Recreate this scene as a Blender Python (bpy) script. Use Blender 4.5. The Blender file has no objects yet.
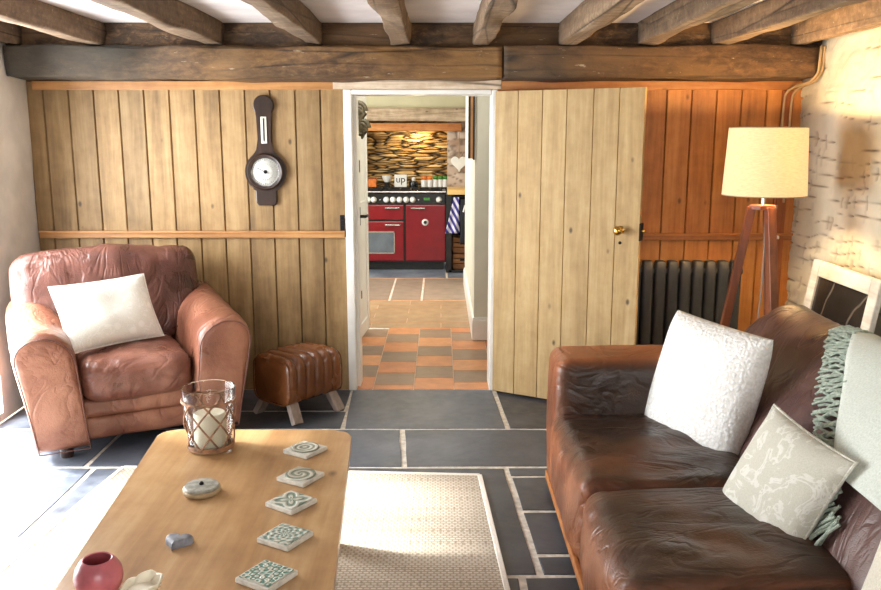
import bpy, bmesh, math, random
from mathutils import Vector, Matrix, Euler, noise
random.seed(7)
SC = bpy.context.scene
COL = SC.collection
PI = math.pi
rad = math.radians

# ------------------------------------------------------------------ materials
def lin(c):
    return tuple(((v/255)/12.92 if v/255 <= .04045 else ((v/255+.055)/1.055)**2.4) for v in c) + (1,)

class NT:
    def __init__(s, name, rough=.5, metal=0, spec=.5):
        s.m = bpy.data.materials.new(name); s.m.use_nodes = True
        s.t = s.m.node_tree; s.b = s.t.nodes['Principled BSDF']
        s.b.inputs['Roughness'].default_value = rough
        s.b.inputs['Metallic'].default_value = metal
        s.b.inputs['Specular IOR Level'].default_value = spec
        s.out = s.t.nodes['Material Output']
    def n(s, ty, **kw):
        nd = s.t.nodes.new(ty)
        for k, v in kw.items():
            if k.startswith('_'): setattr(nd, k[1:], v)
            else:
                key = k.replace('__', ' ')
                s.put(nd.inputs[int(key[1:]) if key[0] == 'i' and key[1:].isdigit() else key], v)
        return nd
    def put(s, sock, v):
        if isinstance(v, bpy.types.NodeSocket): s.t.links.new(v, sock)
        else: sock.default_value = v
    def coord(s, scale=(1,1,1), loc=None, rot=(0,0,0), kind='Object'):
        tc = s.n('ShaderNodeTexCoord')
        mp = s.n('ShaderNodeMapping', Vector=tc.outputs[kind], Scale=scale, Rotation=rot)
        if loc is not None: s.put(mp.inputs['Location'], loc)
        return mp.outputs[0]
    def ramp(s, fac, stops):
        r = s.n('ShaderNodeValToRGB', Fac=fac)
        e = r.color_ramp.elements
        while len(e) < len(stops): e.new(.5)
        for i, (p, c) in enumerate(stops):
            e[i].position = p; e[i].color = c if len(c) == 4 else lin(c)
        return r.outputs[0]
    def noise(s, vec, scale, detail=4, rough=.55, dist=0):
        return s.n('ShaderNodeTexNoise', Vector=vec, Scale=scale, Detail=detail, Roughness=rough, Distortion=dist).outputs[0]
    def math(s, op, a, b=0.0):
        return s.n('ShaderNodeMath', _operation=op, i0=a, i1=b).outputs[0]
    def mix(s, fac, a, b, mode='MIX'):
        m = s.n('ShaderNodeMix', _data_type='RGBA', _blend_type=mode)
        s.put(m.inputs[0], fac); s.put(m.inputs[6], a); s.put(m.inputs[7], b)
        return m.outputs[2]
    def maprange(s, v, a, b, c=0.0, d=1.0):
        return s.n('ShaderNodeMapRange', i0=v, i1=a, i2=b, i3=c, i4=d).outputs[0]
    def bump(s, h, strength=.3, dist=.01):
        bp = s.n('ShaderNodeBump', Height=h, Strength=strength, Distance=dist)
        s.t.links.new(bp.outputs[0], s.b.inputs['Normal'])
    def col(s, c): s.put(s.b.inputs['Base Color'], c if isinstance(c, bpy.types.NodeSocket) or len(c) == 4 else lin(c)); return s
    def attr(s, name='tone'):
        return s.n('ShaderNodeAttribute', _attribute_name=name).outputs['Fac']

def plain(name, c, rough=.5, metal=0, var=.12, scale=14, bump=.08):
    M = NT(name, rough, metal)
    f = M.noise(M.coord(), scale)
    a = tuple(max(0, min(255, v*(1-var))) for v in c); b = tuple(min(255, v*(1+var)) for v in c)
    M.col(M.ramp(f, [(.3, a), (.7, b)]))
    if bump: M.bump(f, bump, .005)
    return M.m

def wood(name, dark, mid, light, axis='Z', k=1.0, knots=.8, rough=.55, bump=.25, tonevar=.45, cracks=0, patch=None, rugged=0):
    M = NT(name, rough)
    sc = [7*k]*3; sc['XYZ'.index(axis)] = .55*k
    tone = M.attr()
    off = M.n('ShaderNodeCombineXYZ', i0=M.math('MULTIPLY', tone, 31.0), i1=M.math('MULTIPLY', tone, 17.0), i2=M.math('MULTIPLY', tone, 23.0)).outputs[0]
    v = M.coord(sc, off)
    f1 = M.noise(v, 1.3, 5, .55, .8)
    f2 = M.noise(v, 7, 3, .6, .3)
    f3 = M.noise(M.coord((5*k, 5*k, 5*k)), 2.2, 6, .65)
    f = M.math('ADD', M.math('ADD', M.math('MULTIPLY', f1, .5), M.math('MULTIPLY', f2, .25)), M.math('MULTIPLY', f3, .25))
    if rugged:
        f = M.math('ADD', M.math('MULTIPLY', f, 1-rugged), M.math('MULTIPLY', M.noise(M.coord((4, 9, 9)), 3.0, 8, .72, .5), rugged))
    c = M.ramp(f, [(.34, dark), (.5, mid), (.64, light)])
    if knots:
        ks = [9.5*k]*3; ks['XYZ'.index(axis)] = 5.5*k
        kv = M.coord(ks, off)
        vo = M.n('ShaderNodeTexVoronoi', Vector=kv, Scale=1.0, Randomness=1.0)
        kd = M.math('MULTIPLY', M.maprange(vo.outputs[0], .05, .13, 1.0, 0.0), M.maprange(M.n('ShaderNodeSeparateColor', Color=vo.outputs[1]).outputs[0], .62, .66))
        c = M.mix(M.math('MULTIPLY', kd, knots), c, lin(tuple(x*.45 for x in dark)))
    if patch:
        pf = M.maprange(M.noise(M.coord((1.2, 1.2, 2.5)), 1.6, 4), .47, .62)
        c = M.mix(pf, c, M.mix(f2, lin(patch), lin(tuple(x*.55 for x in patch))))
    if cracks:
        cs = [16*k]*3; cs['XYZ'.index(axis)] = .9*k
        cv = M.n('ShaderNodeTexVoronoi', _feature='DISTANCE_TO_EDGE', Vector=M.coord(cs, off), Scale=.6).outputs[0]
        cr = M.maprange(cv, 0.0, .045, cracks, 0.0)
        c = M.mix(M.math('MULTIPLY', cr, M.maprange(f1, .4, .6)), c, lin((22, 15, 10)))
    if rugged:
        sp = M.maprange(M.noise(M.coord((4, 12, 18)), 2.6, 5, .7), .64, .70)
        c = M.mix(M.math('MULTIPLY', sp, .55), c, lin((196, 182, 158)))
        c = M.mix(M.math('MULTIPLY', M.attr('cav'), .8), c, M.mix(f, lin((40, 38, 34)), lin((84, 78, 68))))
    tv = M.maprange(tone, 0.0, 1.0, 1-tonevar*.6, 1+tonevar*.4)
    hsv = M.n('ShaderNodeHueSaturation', Color=c, Value=tv)
    M.col(hsv.outputs[0])
    M.bump(f, bump, .01)
    return M.m

def leather(name, dark, mid, light, rough=.38, k=1.0, wear_shade=None, side=False, crz=(1, 1, 1), bs=.34):
    M = NT(name, rough, 0, .5)
    v = M.coord()
    f = M.noise(v, 3.2*k, 5, .6, .4)
    c = M.ramp(f, [(.32, dark), (.5, mid), (.68, light)])
    if wear_shade:   # seat tops darkened by use; shade of the arm's inner face painted in
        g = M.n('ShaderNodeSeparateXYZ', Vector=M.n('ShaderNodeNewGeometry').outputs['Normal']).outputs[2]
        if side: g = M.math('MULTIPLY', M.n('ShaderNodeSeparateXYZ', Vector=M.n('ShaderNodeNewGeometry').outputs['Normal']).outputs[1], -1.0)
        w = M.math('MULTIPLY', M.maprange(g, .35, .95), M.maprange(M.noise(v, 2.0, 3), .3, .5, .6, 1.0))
        c = M.mix(w, c, M.ramp(f, [(.35, wear_shade), (.7, tuple(x*1.6 for x in wear_shade))]))
    M.col(c)
    vo = M.n('ShaderNodeTexVoronoi', _feature='DISTANCE_TO_EDGE', Vector=v, Scale=60*k).outputs[0]
    cr = M.noise(M.coord((1, 1, 1)), 9*k, 6, .62, 1.2)
    wv = M.n('ShaderNodeTexNoise', Vector=M.coord(crz), Scale=3.0, Detail=3.0, Roughness=.5, Distortion=1.6).outputs[0]
    fold = M.maprange(M.math('ABSOLUTE', M.math('SUBTRACT', wv, .5)), 0.0, .06, 0.0, 1.0)
    M.bump(M.math('ADD', M.math('ADD', M.math('MULTIPLY', M.maprange(vo, 0.0, .12), .08), M.math('MULTIPLY', cr, .7)), M.math('MULTIPLY', fold, .7)), bs, .014)
    M.put(M.b.inputs['Roughness'], M.maprange(f, .3, .7, rough-.06, rough+.14))
    return M.m

def fabric(name, a, b, scale=220, bump=.25, rough=.95, pattern=None):
    M = NT(name, rough, 0, .2)
    v = M.coord()
    f = M.noise(v, scale, 2)
    c = M.ramp(f, [(.3, a), (.7, b)])
    if pattern:
        pc, ps, lo, hi = pattern
        pv = M.n('ShaderNodeTexVoronoi', Vector=v, Scale=ps).outputs[0]
        pn = M.noise(v, ps*1.1, 3, .6, 2.2)
        pf = M.math('MULTIPLY', M.maprange(pn, lo, lo+.03), M.maprange(pn, hi, hi+.03, 1.0, 0.0))
        pg = M.maprange(pv, .18, .24, 1.0, 0.0)
        c = M.mix(M.math('MULTIPLY', M.math('MAXIMUM', pf, pg), .6), c, lin(pc))
    M.col(c); M.bump(f, bump, .004)
    M.b.inputs['Sheen Weight'].default_value = .15
    return M.m

MT = {}
MT['boards'] = wood('tongue board wood', (108, 82, 50), (145, 115, 73), (168, 139, 96), 'Z', 1, .85, .6, .2, .3)
MT['boards_r'] = wood('stained board wood', (150, 90, 40), (190, 122, 58), (212, 148, 80), 'Z', 1, .7, .5, .2, .2)
MT['doorwood'] = wood('pale plank door wood', (160, 128, 82), (188, 157, 106), (206, 178, 130), 'Z', 1, .9, .6, .15, .16)
MT['railwood'] = wood('rail wood', (148, 98, 52), (184, 130, 74), (206, 156, 98), 'X', 1, .4, .5)
MT['railwood_r'] = wood('stained rail wood', (150, 90, 46), (186, 120, 64), (208, 146, 86), 'X', 1, .4, .5)
MT['beam'] = wood('old beam oak', (52, 36, 22), (98, 70, 42), (142, 108, 66), 'X', .9, .5, .85, 1.0, .3, .9, (164, 122, 74), .6)
MT['beam_d'] = wood('dark beam oak', (44, 32, 22), (80, 58, 38), (116, 86, 56), 'X', .9, .4, .85, 1.0, .3, .9, (118, 88, 56), .6)
MT['plate'] = wood('sooty timber', (30, 22, 15), (74, 54, 36), (128, 98, 66), 'X', 1, .2, .9, 1.0, .4, .9, (126, 92, 58), .7)
MT['joist'] = wood('joist oak', (66, 52, 40), (116, 94, 72), (158, 134, 106), 'Y', .9, .5, .85, .9, .35, .9, None, .35)
MT['pine'] = wood('waxed pine', (150, 110, 70), (182, 143, 98), (202, 168, 124), 'Y', .7, .7, .3, .06, .2)
MT['lampwood'] = wood('lamp leg wood', (84, 42, 22), (118, 64, 36), (146, 86, 52), 'Z', 1, 0, .4, .1, .1)
MT['greywood'] = wood('weathered grey wood', (120, 106, 98), (156, 142, 134), (186, 172, 164), 'Z', 1, 0, .7, .2, .2)
MT['stripwood'] = wood('corner strip wood', (96, 46, 18), (138, 72, 30), (168, 98, 48), 'Z', 1, .3, .5)
MT['worktop'] = wood('beech worktop', (206, 158, 84), (232, 190, 116), (244, 210, 146), 'X', 1, 0, .4, .05, .1)
MT['lintel'] = wood('bleached lintel oak', (116, 92, 70), (190, 168, 142), (226, 210, 188), 'X', 1, .6, .8, .8, .3, .8)
MT['shelfwood'] = wood('orange shelf oak', (140, 78, 34), (190, 118, 58), (214, 150, 86), 'X', 1, .3, .6)
MT['crate'] = wood('crate wood', (96, 60, 32), (140, 92, 54), (170, 122, 78), 'X', 1, .3, .7)
MT['whitepaint'] = plain('white gloss paint', (238, 236, 230), .35, 0, .03, 6, .03)
MT['plaster'] = plain('lime plaster', (226, 222, 214), .85, 0, .05, 5, .25)
MT['ceilboard'] = plain('white ceiling paint', (222, 216, 216), .6, 0, .05, 3, .05)
MT['cream'] = plain('cream wall paint', (214, 208, 176), .8, 0, .03, 4, .04)
MT['passage'] = plain('sage white wall paint', (214, 212, 196), .8, 0, .03, 4, .04)
MT['black'] = plain('black enamel', (20, 20, 22), .25, 0, .1, 10, 0)
MT['radiator'] = plain('graphite radiator paint', (52, 54, 58), .45, 0, .08, 20, .03)
MT['iron'] = plain('black iron', (28, 26, 26), .5, .6, .2, 30, .2)
MT['brass'] = plain('brass', (206, 168, 92), .25, 1, .08, 20, 0)
MT['copper'] = plain('copper pipe', (150, 78, 40), .4, .6, .15, 12, .05)
MT['chrome'] = plain('brushed steel', (210, 210, 212), .22, 1, .04, 20, 0)
MT['dkwood'] = wood('dark mahogany', (26, 16, 11), (46, 29, 21), (66, 43, 31), 'Z', 1, 0, .35, .1, .1)
MT['dial'] = plain('dial enamel', (206, 206, 198), .4, 0, .02, 10, 0)
MT['wax'] = plain('ivory wax', (240, 232, 208), .5, 0, .03, 8, .03)
MT['wicker'] = plain('brown wicker', (138, 100, 72), .7, 0, .3, 40, .3)
MT['red'] = plain('claret enamel', (122, 12, 26), .22, 0, .06, 6, 0)
MT['glassdark'] = plain('oven window', (96, 104, 112), .12, 0, .15, 4, 0)
MT['pink'] = plain('rose glaze', (190, 104, 112), .3, 0, .2, 9, .05)
MT['pinkin'] = plain('dark rose glaze', (168, 40, 62), .35, 0, .1, 9, 0)
MT['stonegrey'] = plain('grey pebble', (120, 122, 130), .6, 0, .2, 40, .2)
MT['boxrim'] = plain('tan rim', (170, 150, 118), .5, 0, .15, 20, .1)
MT['boxtop'] = plain('pewter lid', (142, 140, 128), .55, 0, .2, 40, .2)
MT['verdigris'] = plain('dark bronze ornament', (62, 54, 34), .5, .2, .5, 60, .5)
MT['tan'] = plain('tan leather strap', (176, 126, 76), .6, 0, .1, 20, .1)
MT['darkleather'] = plain('dark strap leather', (36, 24, 18), .6, 0, .1, 20, .1)
MT['cable'] = plain('pale cable', (170, 142, 104), .5, 0, .05, 10, 0)
MT['greycable'] = plain('grey flex', (150, 146, 138), .5, 0, .05, 10, 0)
MT['framewhite'] = wood('distressed white frame', (176, 172, 160), (214, 212, 204), (236, 234, 228), 'X', 1, 0, .7, .2, .15)
MT['jar_o'] = plain('orange label', (226, 120, 40), .4, 0, .15, 30, 0)
MT['jar_g'] = plain('green label', (60, 128, 50), .4, 0, .2, 30, 0)
MT['jar_w'] = plain('white china', (236, 234, 228), .3, 0, .03, 10, 0)
MT['slate_trim'] = plain('stone edge', (206, 202, 190), .7, 0, .08, 40, .2)
MT['bag'] = plain('dark bag cloth', (24, 26, 34), .8, 0, .15, 30, .2)
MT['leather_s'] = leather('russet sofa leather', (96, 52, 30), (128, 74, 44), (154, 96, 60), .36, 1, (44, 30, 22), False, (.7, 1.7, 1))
MT['leather_a'] = leather('russet arm leather', (100, 54, 30), (136, 78, 46), (160, 100, 62), .38, 1, (44, 29, 20), True)  # inner face darkened to hold its shade in the colour
MT['leather_b'] = leather('dark brown back leather', (62, 42, 40), (90, 63, 58), (118, 88, 80), .32, 1, None, False, (1, 1.6, .7))
MT['leather_c'] = leather('worn chestnut leather', (104, 62, 46), (136, 87, 67), (170, 119, 94), .30, 1)
MT['leather_cb'] = leather('dark chestnut leather', (62, 37, 31), (92, 57, 48), (124, 82, 70), .28, 1, None, False, (1.6, 1, .5))
MT['leather_cs'] = leather('darker chestnut seat leather', (84, 50, 40), (116, 73, 59), (148, 102, 85), .28, 1)
MT['leather_f'] = leather('tan stool leather', (88, 51, 26), (116, 70, 38), (140, 90, 52), .22, .6, None, False, (1, 1, 1), .12)
MT['fleece'] = fabric('white fleece', (238, 236, 230), (250, 249, 245), 55, .8)
def m_fleece():
    M = NT('curly white fleece', 1.0, 0, .1); v = M.coord()
    d = M.noise(v, 10, 3)
    vo = M.n('ShaderNodeTexVoronoi', Vector=v, Scale=75.0).outputs[0]; nz = M.noise(v, 120, 3, .6, 1.5)
    h = M.math('ADD', M.maprange(vo, .0, .7, 1.0, 0.0), M.math('MULTIPLY', nz, .9))
    M.col(M.ramp(h, [(.35, (236, 233, 226)), (.9, (252, 251, 248))])); M.bump(h, .6, .009); return M.m
MT['fleece'] = m_fleece()
MT['damask'] = fabric('white damask', (222, 222, 212), (236, 236, 228), 240, .2, .8, ((248, 248, 244), 11, .54, .60))
MT['floral'] = fabric('sage floral linen', (198, 195, 180), (214, 211, 197), 260, .2, .9, ((236, 235, 226), 9, .52, .60))
MT['throwf'] = fabric('pale sage wool', (208, 216, 204), (230, 235, 226), 160, .4)
MT['fringe'] = fabric('sage fringe wool', (140, 154, 140), (186, 196, 180), 90, .4)
MT['creamf'] = fabric('cream cushion cotton', (222, 214, 194), (240, 234, 218), 200, .2)

def m_slate():
    M = NT('slate flags', .42)
    t = M.attr(); v = M.coord()
    f = M.noise(v, 2.2, 6, .6, .3); f2 = M.noise(v, 14, 4)
    c = M.ramp(M.math('ADD', M.math('MULTIPLY', f, .7), M.math('MULTIPLY', f2, .3)), [(.3, (52, 56, 64)), (.52, (78, 84, 94)), (.7, (112, 116, 122))])
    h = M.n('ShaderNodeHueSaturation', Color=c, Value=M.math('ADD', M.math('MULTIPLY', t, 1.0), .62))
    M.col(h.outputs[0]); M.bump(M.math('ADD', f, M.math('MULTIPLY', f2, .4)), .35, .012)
    M.put(M.b.inputs['Roughness'], M.maprange(f2, .3, .7, .3, .55))
    return M.m
MT['slate'] = m_slate()
MT['grout'] = plain('pale lime grout', (206, 200, 188), .9, 0, .12, 30, .2)

def m_tile(name, a, b):
    M = NT(name, .4); t = M.attr(); f = M.noise(M.coord(), 9, 4)
    c = M.mix(t, lin(a), lin(b))
    h = M.n('ShaderNodeHueSaturation', Color=c, Value=M.maprange(f, .3, .7, .82, 1.15))
    M.col(h.outputs[0]); M.bump(f, .15, .006); return M.m
MT['quarry'] = m_tile('quarry tile', (190, 120, 74), (208, 146, 98))
MT['quarry_b'] = m_tile('brown quarry tile', (128, 106, 88), (148, 120, 96))
MT['flag'] = m_tile('taupe flagstone', (140, 120, 104), (160, 140, 122))
MT['kplank'] = m_tile('sandy brown tile', (156, 126, 94), (172, 144, 110))

def m_rubble(name, cavc, a, b, c3, rough=.85):
    M = NT(name, rough); v = M.coord()
    cav = M.attr('cav'); f = M.noise(v, 5, 5); t = M.attr('tone')
    c = M.ramp(M.math('ADD', M.math('MULTIPLY', f, .6), M.math('MULTIPLY', t, .4)), [(.25, a), (.5, b), (.75, c3)])
    c = M.mix(cav, c, lin(cavc))
    M.col(c); M.bump(M.noise(v, 26, 5, .6), .5, .012); return M.m
MT['rubble'] = m_rubble('limewashed rubble', (116, 92, 62), (200, 190, 164), (214, 205, 182), (224, 218, 200))
MT['rubble_k'] = m_rubble('kitchen rubble', (30, 22, 15), (140, 106, 60), (180, 146, 92), (212, 186, 134))
MT['rubble_p'] = m_rubble('whitewashed brick', (128, 108, 92), (168, 138, 118), (196, 174, 156), (214, 200, 186))

def m_rug():
    M = NT('flatweave rug', .95, 0, .1)
    v = M.coord((1, 1, 1))
    br = M.n('ShaderNodeTexBrick', Vector=v, Color1=lin((212, 204, 190)), Color2=lin((200, 190, 174)), Mortar=lin((168, 156, 138)), Scale=1.0)
    br.inputs['Mortar Size'].default_value = .0035; br.inputs['Brick Width'].default_value = .024; br.inputs['Row Height'].default_value = .016
    br2 = M.n('ShaderNodeTexBrick', Vector=v, Color1=(0, 0, 0, 1), Color2=(0, 0, 0, 1), Mortar=(1, 1, 1, 1), Scale=1.0)
    br2.inputs['Mortar Size'].default_value = .005; br2.inputs['Brick Width'].default_value = .030; br2.inputs['Row Height'].default_value = 1.0
    sx = M.n('ShaderNodeSeparateXYZ', Vector=v).outputs[1]
    row = M.math('FRACT', M.math('MULTIPLY', sx, 9.5))
    rm = M.math('MULTIPLY', M.maprange(row, .66, .68), br2.outputs[0])
    nz = M.noise(v, 22, 2)
    rm = M.math('MULTIPLY', rm, M.maprange(nz, .35, .6))
    c = M.mix(M.math('MULTIPLY', rm, .6), br.outputs[0], lin((140, 126, 108)))
    M.col(c); M.bump(M.noise(v, 160, 2), .5, .004); return M.m
MT['rug'] = m_rug()
MT['rugedge'] = fabric('rug binding', (226, 220, 208), (242, 238, 228), 150, .3)

def m_glass():
    M = NT('clear glass', .03)
    M.b.inputs['Transmission Weight'].default_value = 1; M.b.inputs['IOR'].default_value = 1.3
    M.col((.97, .98, .97, 1)); return M.m
MT['glass'] = m_glass()

def m_shade():
    M = NT('cream linen shade', .9)
    f = M.noise(M.coord((1, 1, 6)), 40, 3)
    c = M.ramp(f, [(.3, (216, 192, 152)), (.7, (234, 214, 178))])
    d = M.n('ShaderNodeBsdfDiffuse', Color=c); t = M.n('ShaderNodeBsdfTranslucent', Color=c)
    mx = M.n('ShaderNodeMixShader', i0=.22); M.t.links.new(d.outputs[0], mx.inputs[1]); M.t.links.new(t.outputs[0], mx.inputs[2])
    e = M.n('ShaderNodeEmission', Color=lin((255, 222, 172)), Strength=.30)
    ad = M.n('ShaderNodeAddShader'); M.t.links.new(mx.outputs[0], ad.inputs[0]); M.t.links.new(e.outputs[0], ad.inputs[1])
    M.t.links.new(ad.outputs[0], M.out.inputs[0]); return M.m
MT['shade'] = m_shade()

def m_bulb():
    M = NT('warm bulb', .4); M.col((255, 236, 200))
    M.b.inputs['Emission Color'].default_value = lin((255, 220, 160)); M.b.inputs['Emission Strength'].default_value = 4
    return M.m
MT['bulb'] = m_bulb()

def m_towel():
    M = NT('striped towel', .9); v = M.coord((1, 1, 1), None, (0, rad(28), 0))
    w = M.n('ShaderNodeTexWave', Vector=v, Scale=5.5, Distortion=1.0).outputs['Fac']
    M.col(M.ramp(w, [(.45, (60, 54, 140)), (.6, (222, 220, 236))])); return M.m
MT['towel'] = m_towel()

def m_photo():
    M = NT('dark branch print', .18); v = M.coord()
    f = M.noise(v, 2.6, 4); c = M.ramp(f, [(.35, (26, 24, 24)), (.6, (52, 46, 42)), (.8, (84, 70, 58))])
    w = M.n('ShaderNodeTexWave', Vector=M.coord((1, 1, 1), None, (0, rad(-24), 0)), Scale=1.1, Distortion=3.2, Detail=3.0)
    w.inputs['Detail Scale'].default_value = 1.4
    c = M.mix(M.math('MULTIPLY', M.maprange(w.outputs['Fac'], .990, 1.0), .22), c, lin((176, 170, 160)))
    M.col(c); return M.m
MT['photo'] = m_photo()

def m_coaster(i):
    M = NT('carved coaster face', .6); v = M.coord()
    s = M.n('ShaderNodeSeparateXYZ', Vector=v); x, y = s.outputs[0], s.outputs[1]
    r = M.math('SQRT', M.math('ADD', M.math('MULTIPLY', x, x), M.math('MULTIPLY', y, y)))
    th = M.math('ARCTAN2', y, x)
    if i == 0: p = M.math('SINE', M.math('MULTIPLY', r, 330.0))
    elif i == 1: p = M.math('SINE', M.math('ADD', M.math('MULTIPLY', r, 260.0), M.math('MULTIPLY', th, 2.0)))
    elif i == 2: p = M.math('SINE', M.math('ADD', M.math('MULTIPLY', M.math('COSINE', M.math('MULTIPLY', th, 4.0)), 2.6), M.math('MULTIPLY', r, 170.0)))
    elif i == 3: p = M.math('MULTIPLY', M.math('SINE', M.math('MULTIPLY', th, 8.0)), M.math('SINE', M.math('MULTIPLY', r, 300.0)))
    else: p = M.math('SINE', M.math('ADD', M.math('MULTIPLY', M.math('MULTIPLY', M.math('SINE', M.math('MULTIPLY', x, 185.0)), M.math('SINE', M.math('MULTIPLY', y, 185.0))), 4.0), M.math('MULTIPLY', r, 150.0)))
    nz = M.noise(v, 70, 3)
    p = M.math('ADD', p, M.math('MULTIPLY', M.math('SUBTRACT', nz, .5), 1.6))
    g = [(132, 136, 118), (128, 138, 120), (112, 128, 112), (112, 136, 122), (92, 132, 116)][i]
    M.col(M.ramp(M.maprange(p, -.9, .9), [(.3, g), (.7, (198, 196, 182))]))
    M.bump(p, .5, .003); return M.m

# ------------------------------------------------------------------ mesh builder
class MB:
    def __init__(s):
        s.bm = bmesh.new(); s.tl = s.bm.verts.layers.float.new('tone'); s.cl = s.bm.verts.layers.float.new('cav')
        s.M = Matrix.Identity(4)
    def v(s, p, tone=0.0):
        w = s.bm.verts.new(s.M @ Vector(p)); w[s.tl] = tone; return w
    def f(s, vs, mi=0, smooth=False):
        try: fc = s.bm.faces.new(vs)
        except ValueError: return None
        fc.material_index = mi; fc.smooth = smooth; return fc
    def box(s, x0, x1, y0, y1, z0, z1, tone=0.0, mi=0, bev=0, seg=2):
        P = [(x0,y0,z0),(x1,y0,z0),(x1,y1,z0),(x0,y1,z0),(x0,y0,z1),(x1,y0,z1),(x1,y1,z1),(x0,y1,z1)]
        V = [s.v(p, tone) for p in P]
        F = [s.f([V[i] for i in q], mi) for q in ((0,3,2,1),(4,5,6,7),(0,1,5,4),(1,2,6,5),(2,3,7,6),(3,0,4,7))]
        if bev:
            ed = list({e for f in F for e in f.edges})
            r = bmesh.ops.bevel(s.bm, geom=ed, offset=bev, segments=seg, profile=.5, affect='EDGES')
            for w in r['verts']: w[s.tl] = tone
            for fc in r['faces']: fc.material_index = mi
    def bar(s, p0, p1, w, d, tone=0.0, mi=0, bev=0, up=(0,0,1)):
        p0, p1 = Vector(p0), Vector(p1); z = (p1-p0); L = z.length; z.normalize()
        u = Vector(up)
        if abs(z.dot(u)) > .95: u = Vector((0,1,0))
        x = u.cross(z).normalized(); y = z.cross(x)
        old = s.M
        s.M = old @ Matrix(((x.x,y.x,z.x,p0.x),(x.y,y.y,z.y,p0.y),(x.z,y.z,z.z,p0.z),(0,0,0,1)))
        s.box(-w/2, w/2, -d/2, d/2, 0, L, tone, mi, bev); s.M = old
    def tube(s, pts, r, n=8, tone=0.0, mi=0, closed=False):
        pts = [Vector(p) for p in pts]; rings = []
        rs = r if isinstance(r, (list, tuple)) else [r]*len(pts)
        prev = None
        for i, p in enumerate(pts):
            a = pts[i-1] if (i or closed) else pts[0]; b = pts[(i+1) % len(pts)] if (i < len(pts)-1 or closed) else pts[-1]
            t = (b-a).normalized()
            u = prev if prev is not None else (Vector((0,0,1)) if abs(t.z) < .9 else Vector((1,0,0)))
            u = (u - t*u.dot(t)).normalized(); prev = u; w = t.cross(u)
            rings.append([s.v(p + u*math.cos(2*PI*k/n)*rs[i] + w*math.sin(2*PI*k/n)*rs[i], tone) for k in range(n)])
        m = len(rings)
        for i in range(m if closed else m-1):
            A, B = rings[i], rings[(i+1) % m]
            for k in range(n): s.f([A[k], A[(k+1)%n], B[(k+1)%n], B[k]], mi, True)
        if not closed: s.f(rings[0][::-1], mi); s.f(rings[-1], mi)
    def lathe(s, prof, n=32, c=(0,0,0), mi=0, tone=0.0, smooth=True, closed=False):
        R = []
        for r, z in prof:
            if r < 1e-5: R.append([s.v((c[0], c[1], c[2]+z), tone)])
            else: R.append([s.v((c[0]+r*math.cos(2*PI*k/n), c[1]+r*math.sin(2*PI*k/n), c[2]+z), tone) for k in range(n)])
        seq = list(zip(R, R[1:])) + ([(R[-1], R[0])] if closed else [])
        for A, B in seq:
            for k in range(n):
                j = (k+1) % n
                if len(A) == 1 and len(B) == 1: continue
                if len(A) == 1: s.f([A[0], B[j], B[k]], mi, smooth)
                elif len(B) == 1: s.f([A[k], A[j], B[0]], mi, smooth)
                else: s.f([A[k], A[j], B[j], B[k]], mi, smooth)
    def prism(s, poly, z0, z1, tone=0.0, mi=0, bev=0):
        A = [s.v((x, y, z0), tone) for x, y in poly]; B = [s.v((x, y, z1), tone) for x, y in poly]
        n = len(poly); F = [s.f(A[::-1], mi), s.f(B, mi)]
        for i in range(n): F.append(s.f([A[i], A[(i+1)%n], B[(i+1)%n], B[i]], mi))
        if bev:
            r = bmesh.ops.bevel(s.bm, geom=list(F[1].edges), offset=bev, segments=2, profile=.5, affect='EDGES')
            for w in r['verts']: w[s.tl] = tone
    def grid(s, fn, nu, nv, mi=0, smooth=True, tone=0.0):
        V = [[s.v(fn(i/nu, j/nv), tone) for j in range(nv+1)] for i in range(nu+1)]
        for i in range(nu):
            for j in range(nv): s.f([V[i][j], V[i+1][j], V[i+1][j+1], V[i][j+1]], mi, smooth)
        return V
    def soft(s, dim, c=(0,0,0), r=.06, n=18, bulge=(0,0,0), wr=0.0, fr=6.0, seed=0, stretch=(1,1,1), fn=None, mi=0, tone=0.0):
        """cushion: box with rounded edges, bulged faces and creases"""
        h = [d/2 for d in dim]; old = s.M
        b2 = bmesh.new(); bmesh.ops.create_cube(b2, size=2)
        bmesh.ops.subdivide_edges(b2, edges=b2.edges[:], cuts=n, use_grid_fill=True)
        mp = {}
        for w in b2.verts:
            q = [w.co[i] for i in range(3)]
            # denser sampling near the edges
            q = [math.sin(a*PI/2)*.45 + a*.55 for a in q]
            p = Vector([q[i]*h[i] for i in range(3)])
            inn = Vector([max(-(h[i]-r), min(h[i]-r, p[i])) for i in range(3)])
            d = p - inn
            if d.length > 1e-7: p = inn + d.normalized()*r
            e = [p[i]/h[i] for i in range(3)]
            for a in range(3):
                o = [(1-e[j]**2) for j in range(3) if j != a]
                p[a] += bulge[a]*e[a]*max(0, o[0])*max(0, o[1])
            if wr:
                q = Vector((p.x*stretch[0], p.y*stretch[1], p.z*stretch[2]))*fr + Vector((seed*13.7, seed*5.1, seed*3.3))
                a = noise.noise(q); bb = 1-abs(noise.noise(q*1.9+Vector((4,7,1))))*2
                nd = p.normalized() if d.length < 1e-7 else d.normalized()
                cz_ = noise.noise(q*.8+Vector((2,9,4))+Vector((a,)*3)*.8); p += nd*wr*(a*.8 + min(bb, .6)*.15 - .55*max(0, 1-abs(cz_)*6)**1.5)
            if fn: p = fn(p, e)
            mp[w] = s.v((p.x+c[0], p.y+c[1], p.z+c[2]), tone)
        for fc in b2.faces: s.f([mp[w] for w in fc.verts], mi, True)
        b2.free(); s.M = old
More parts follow.
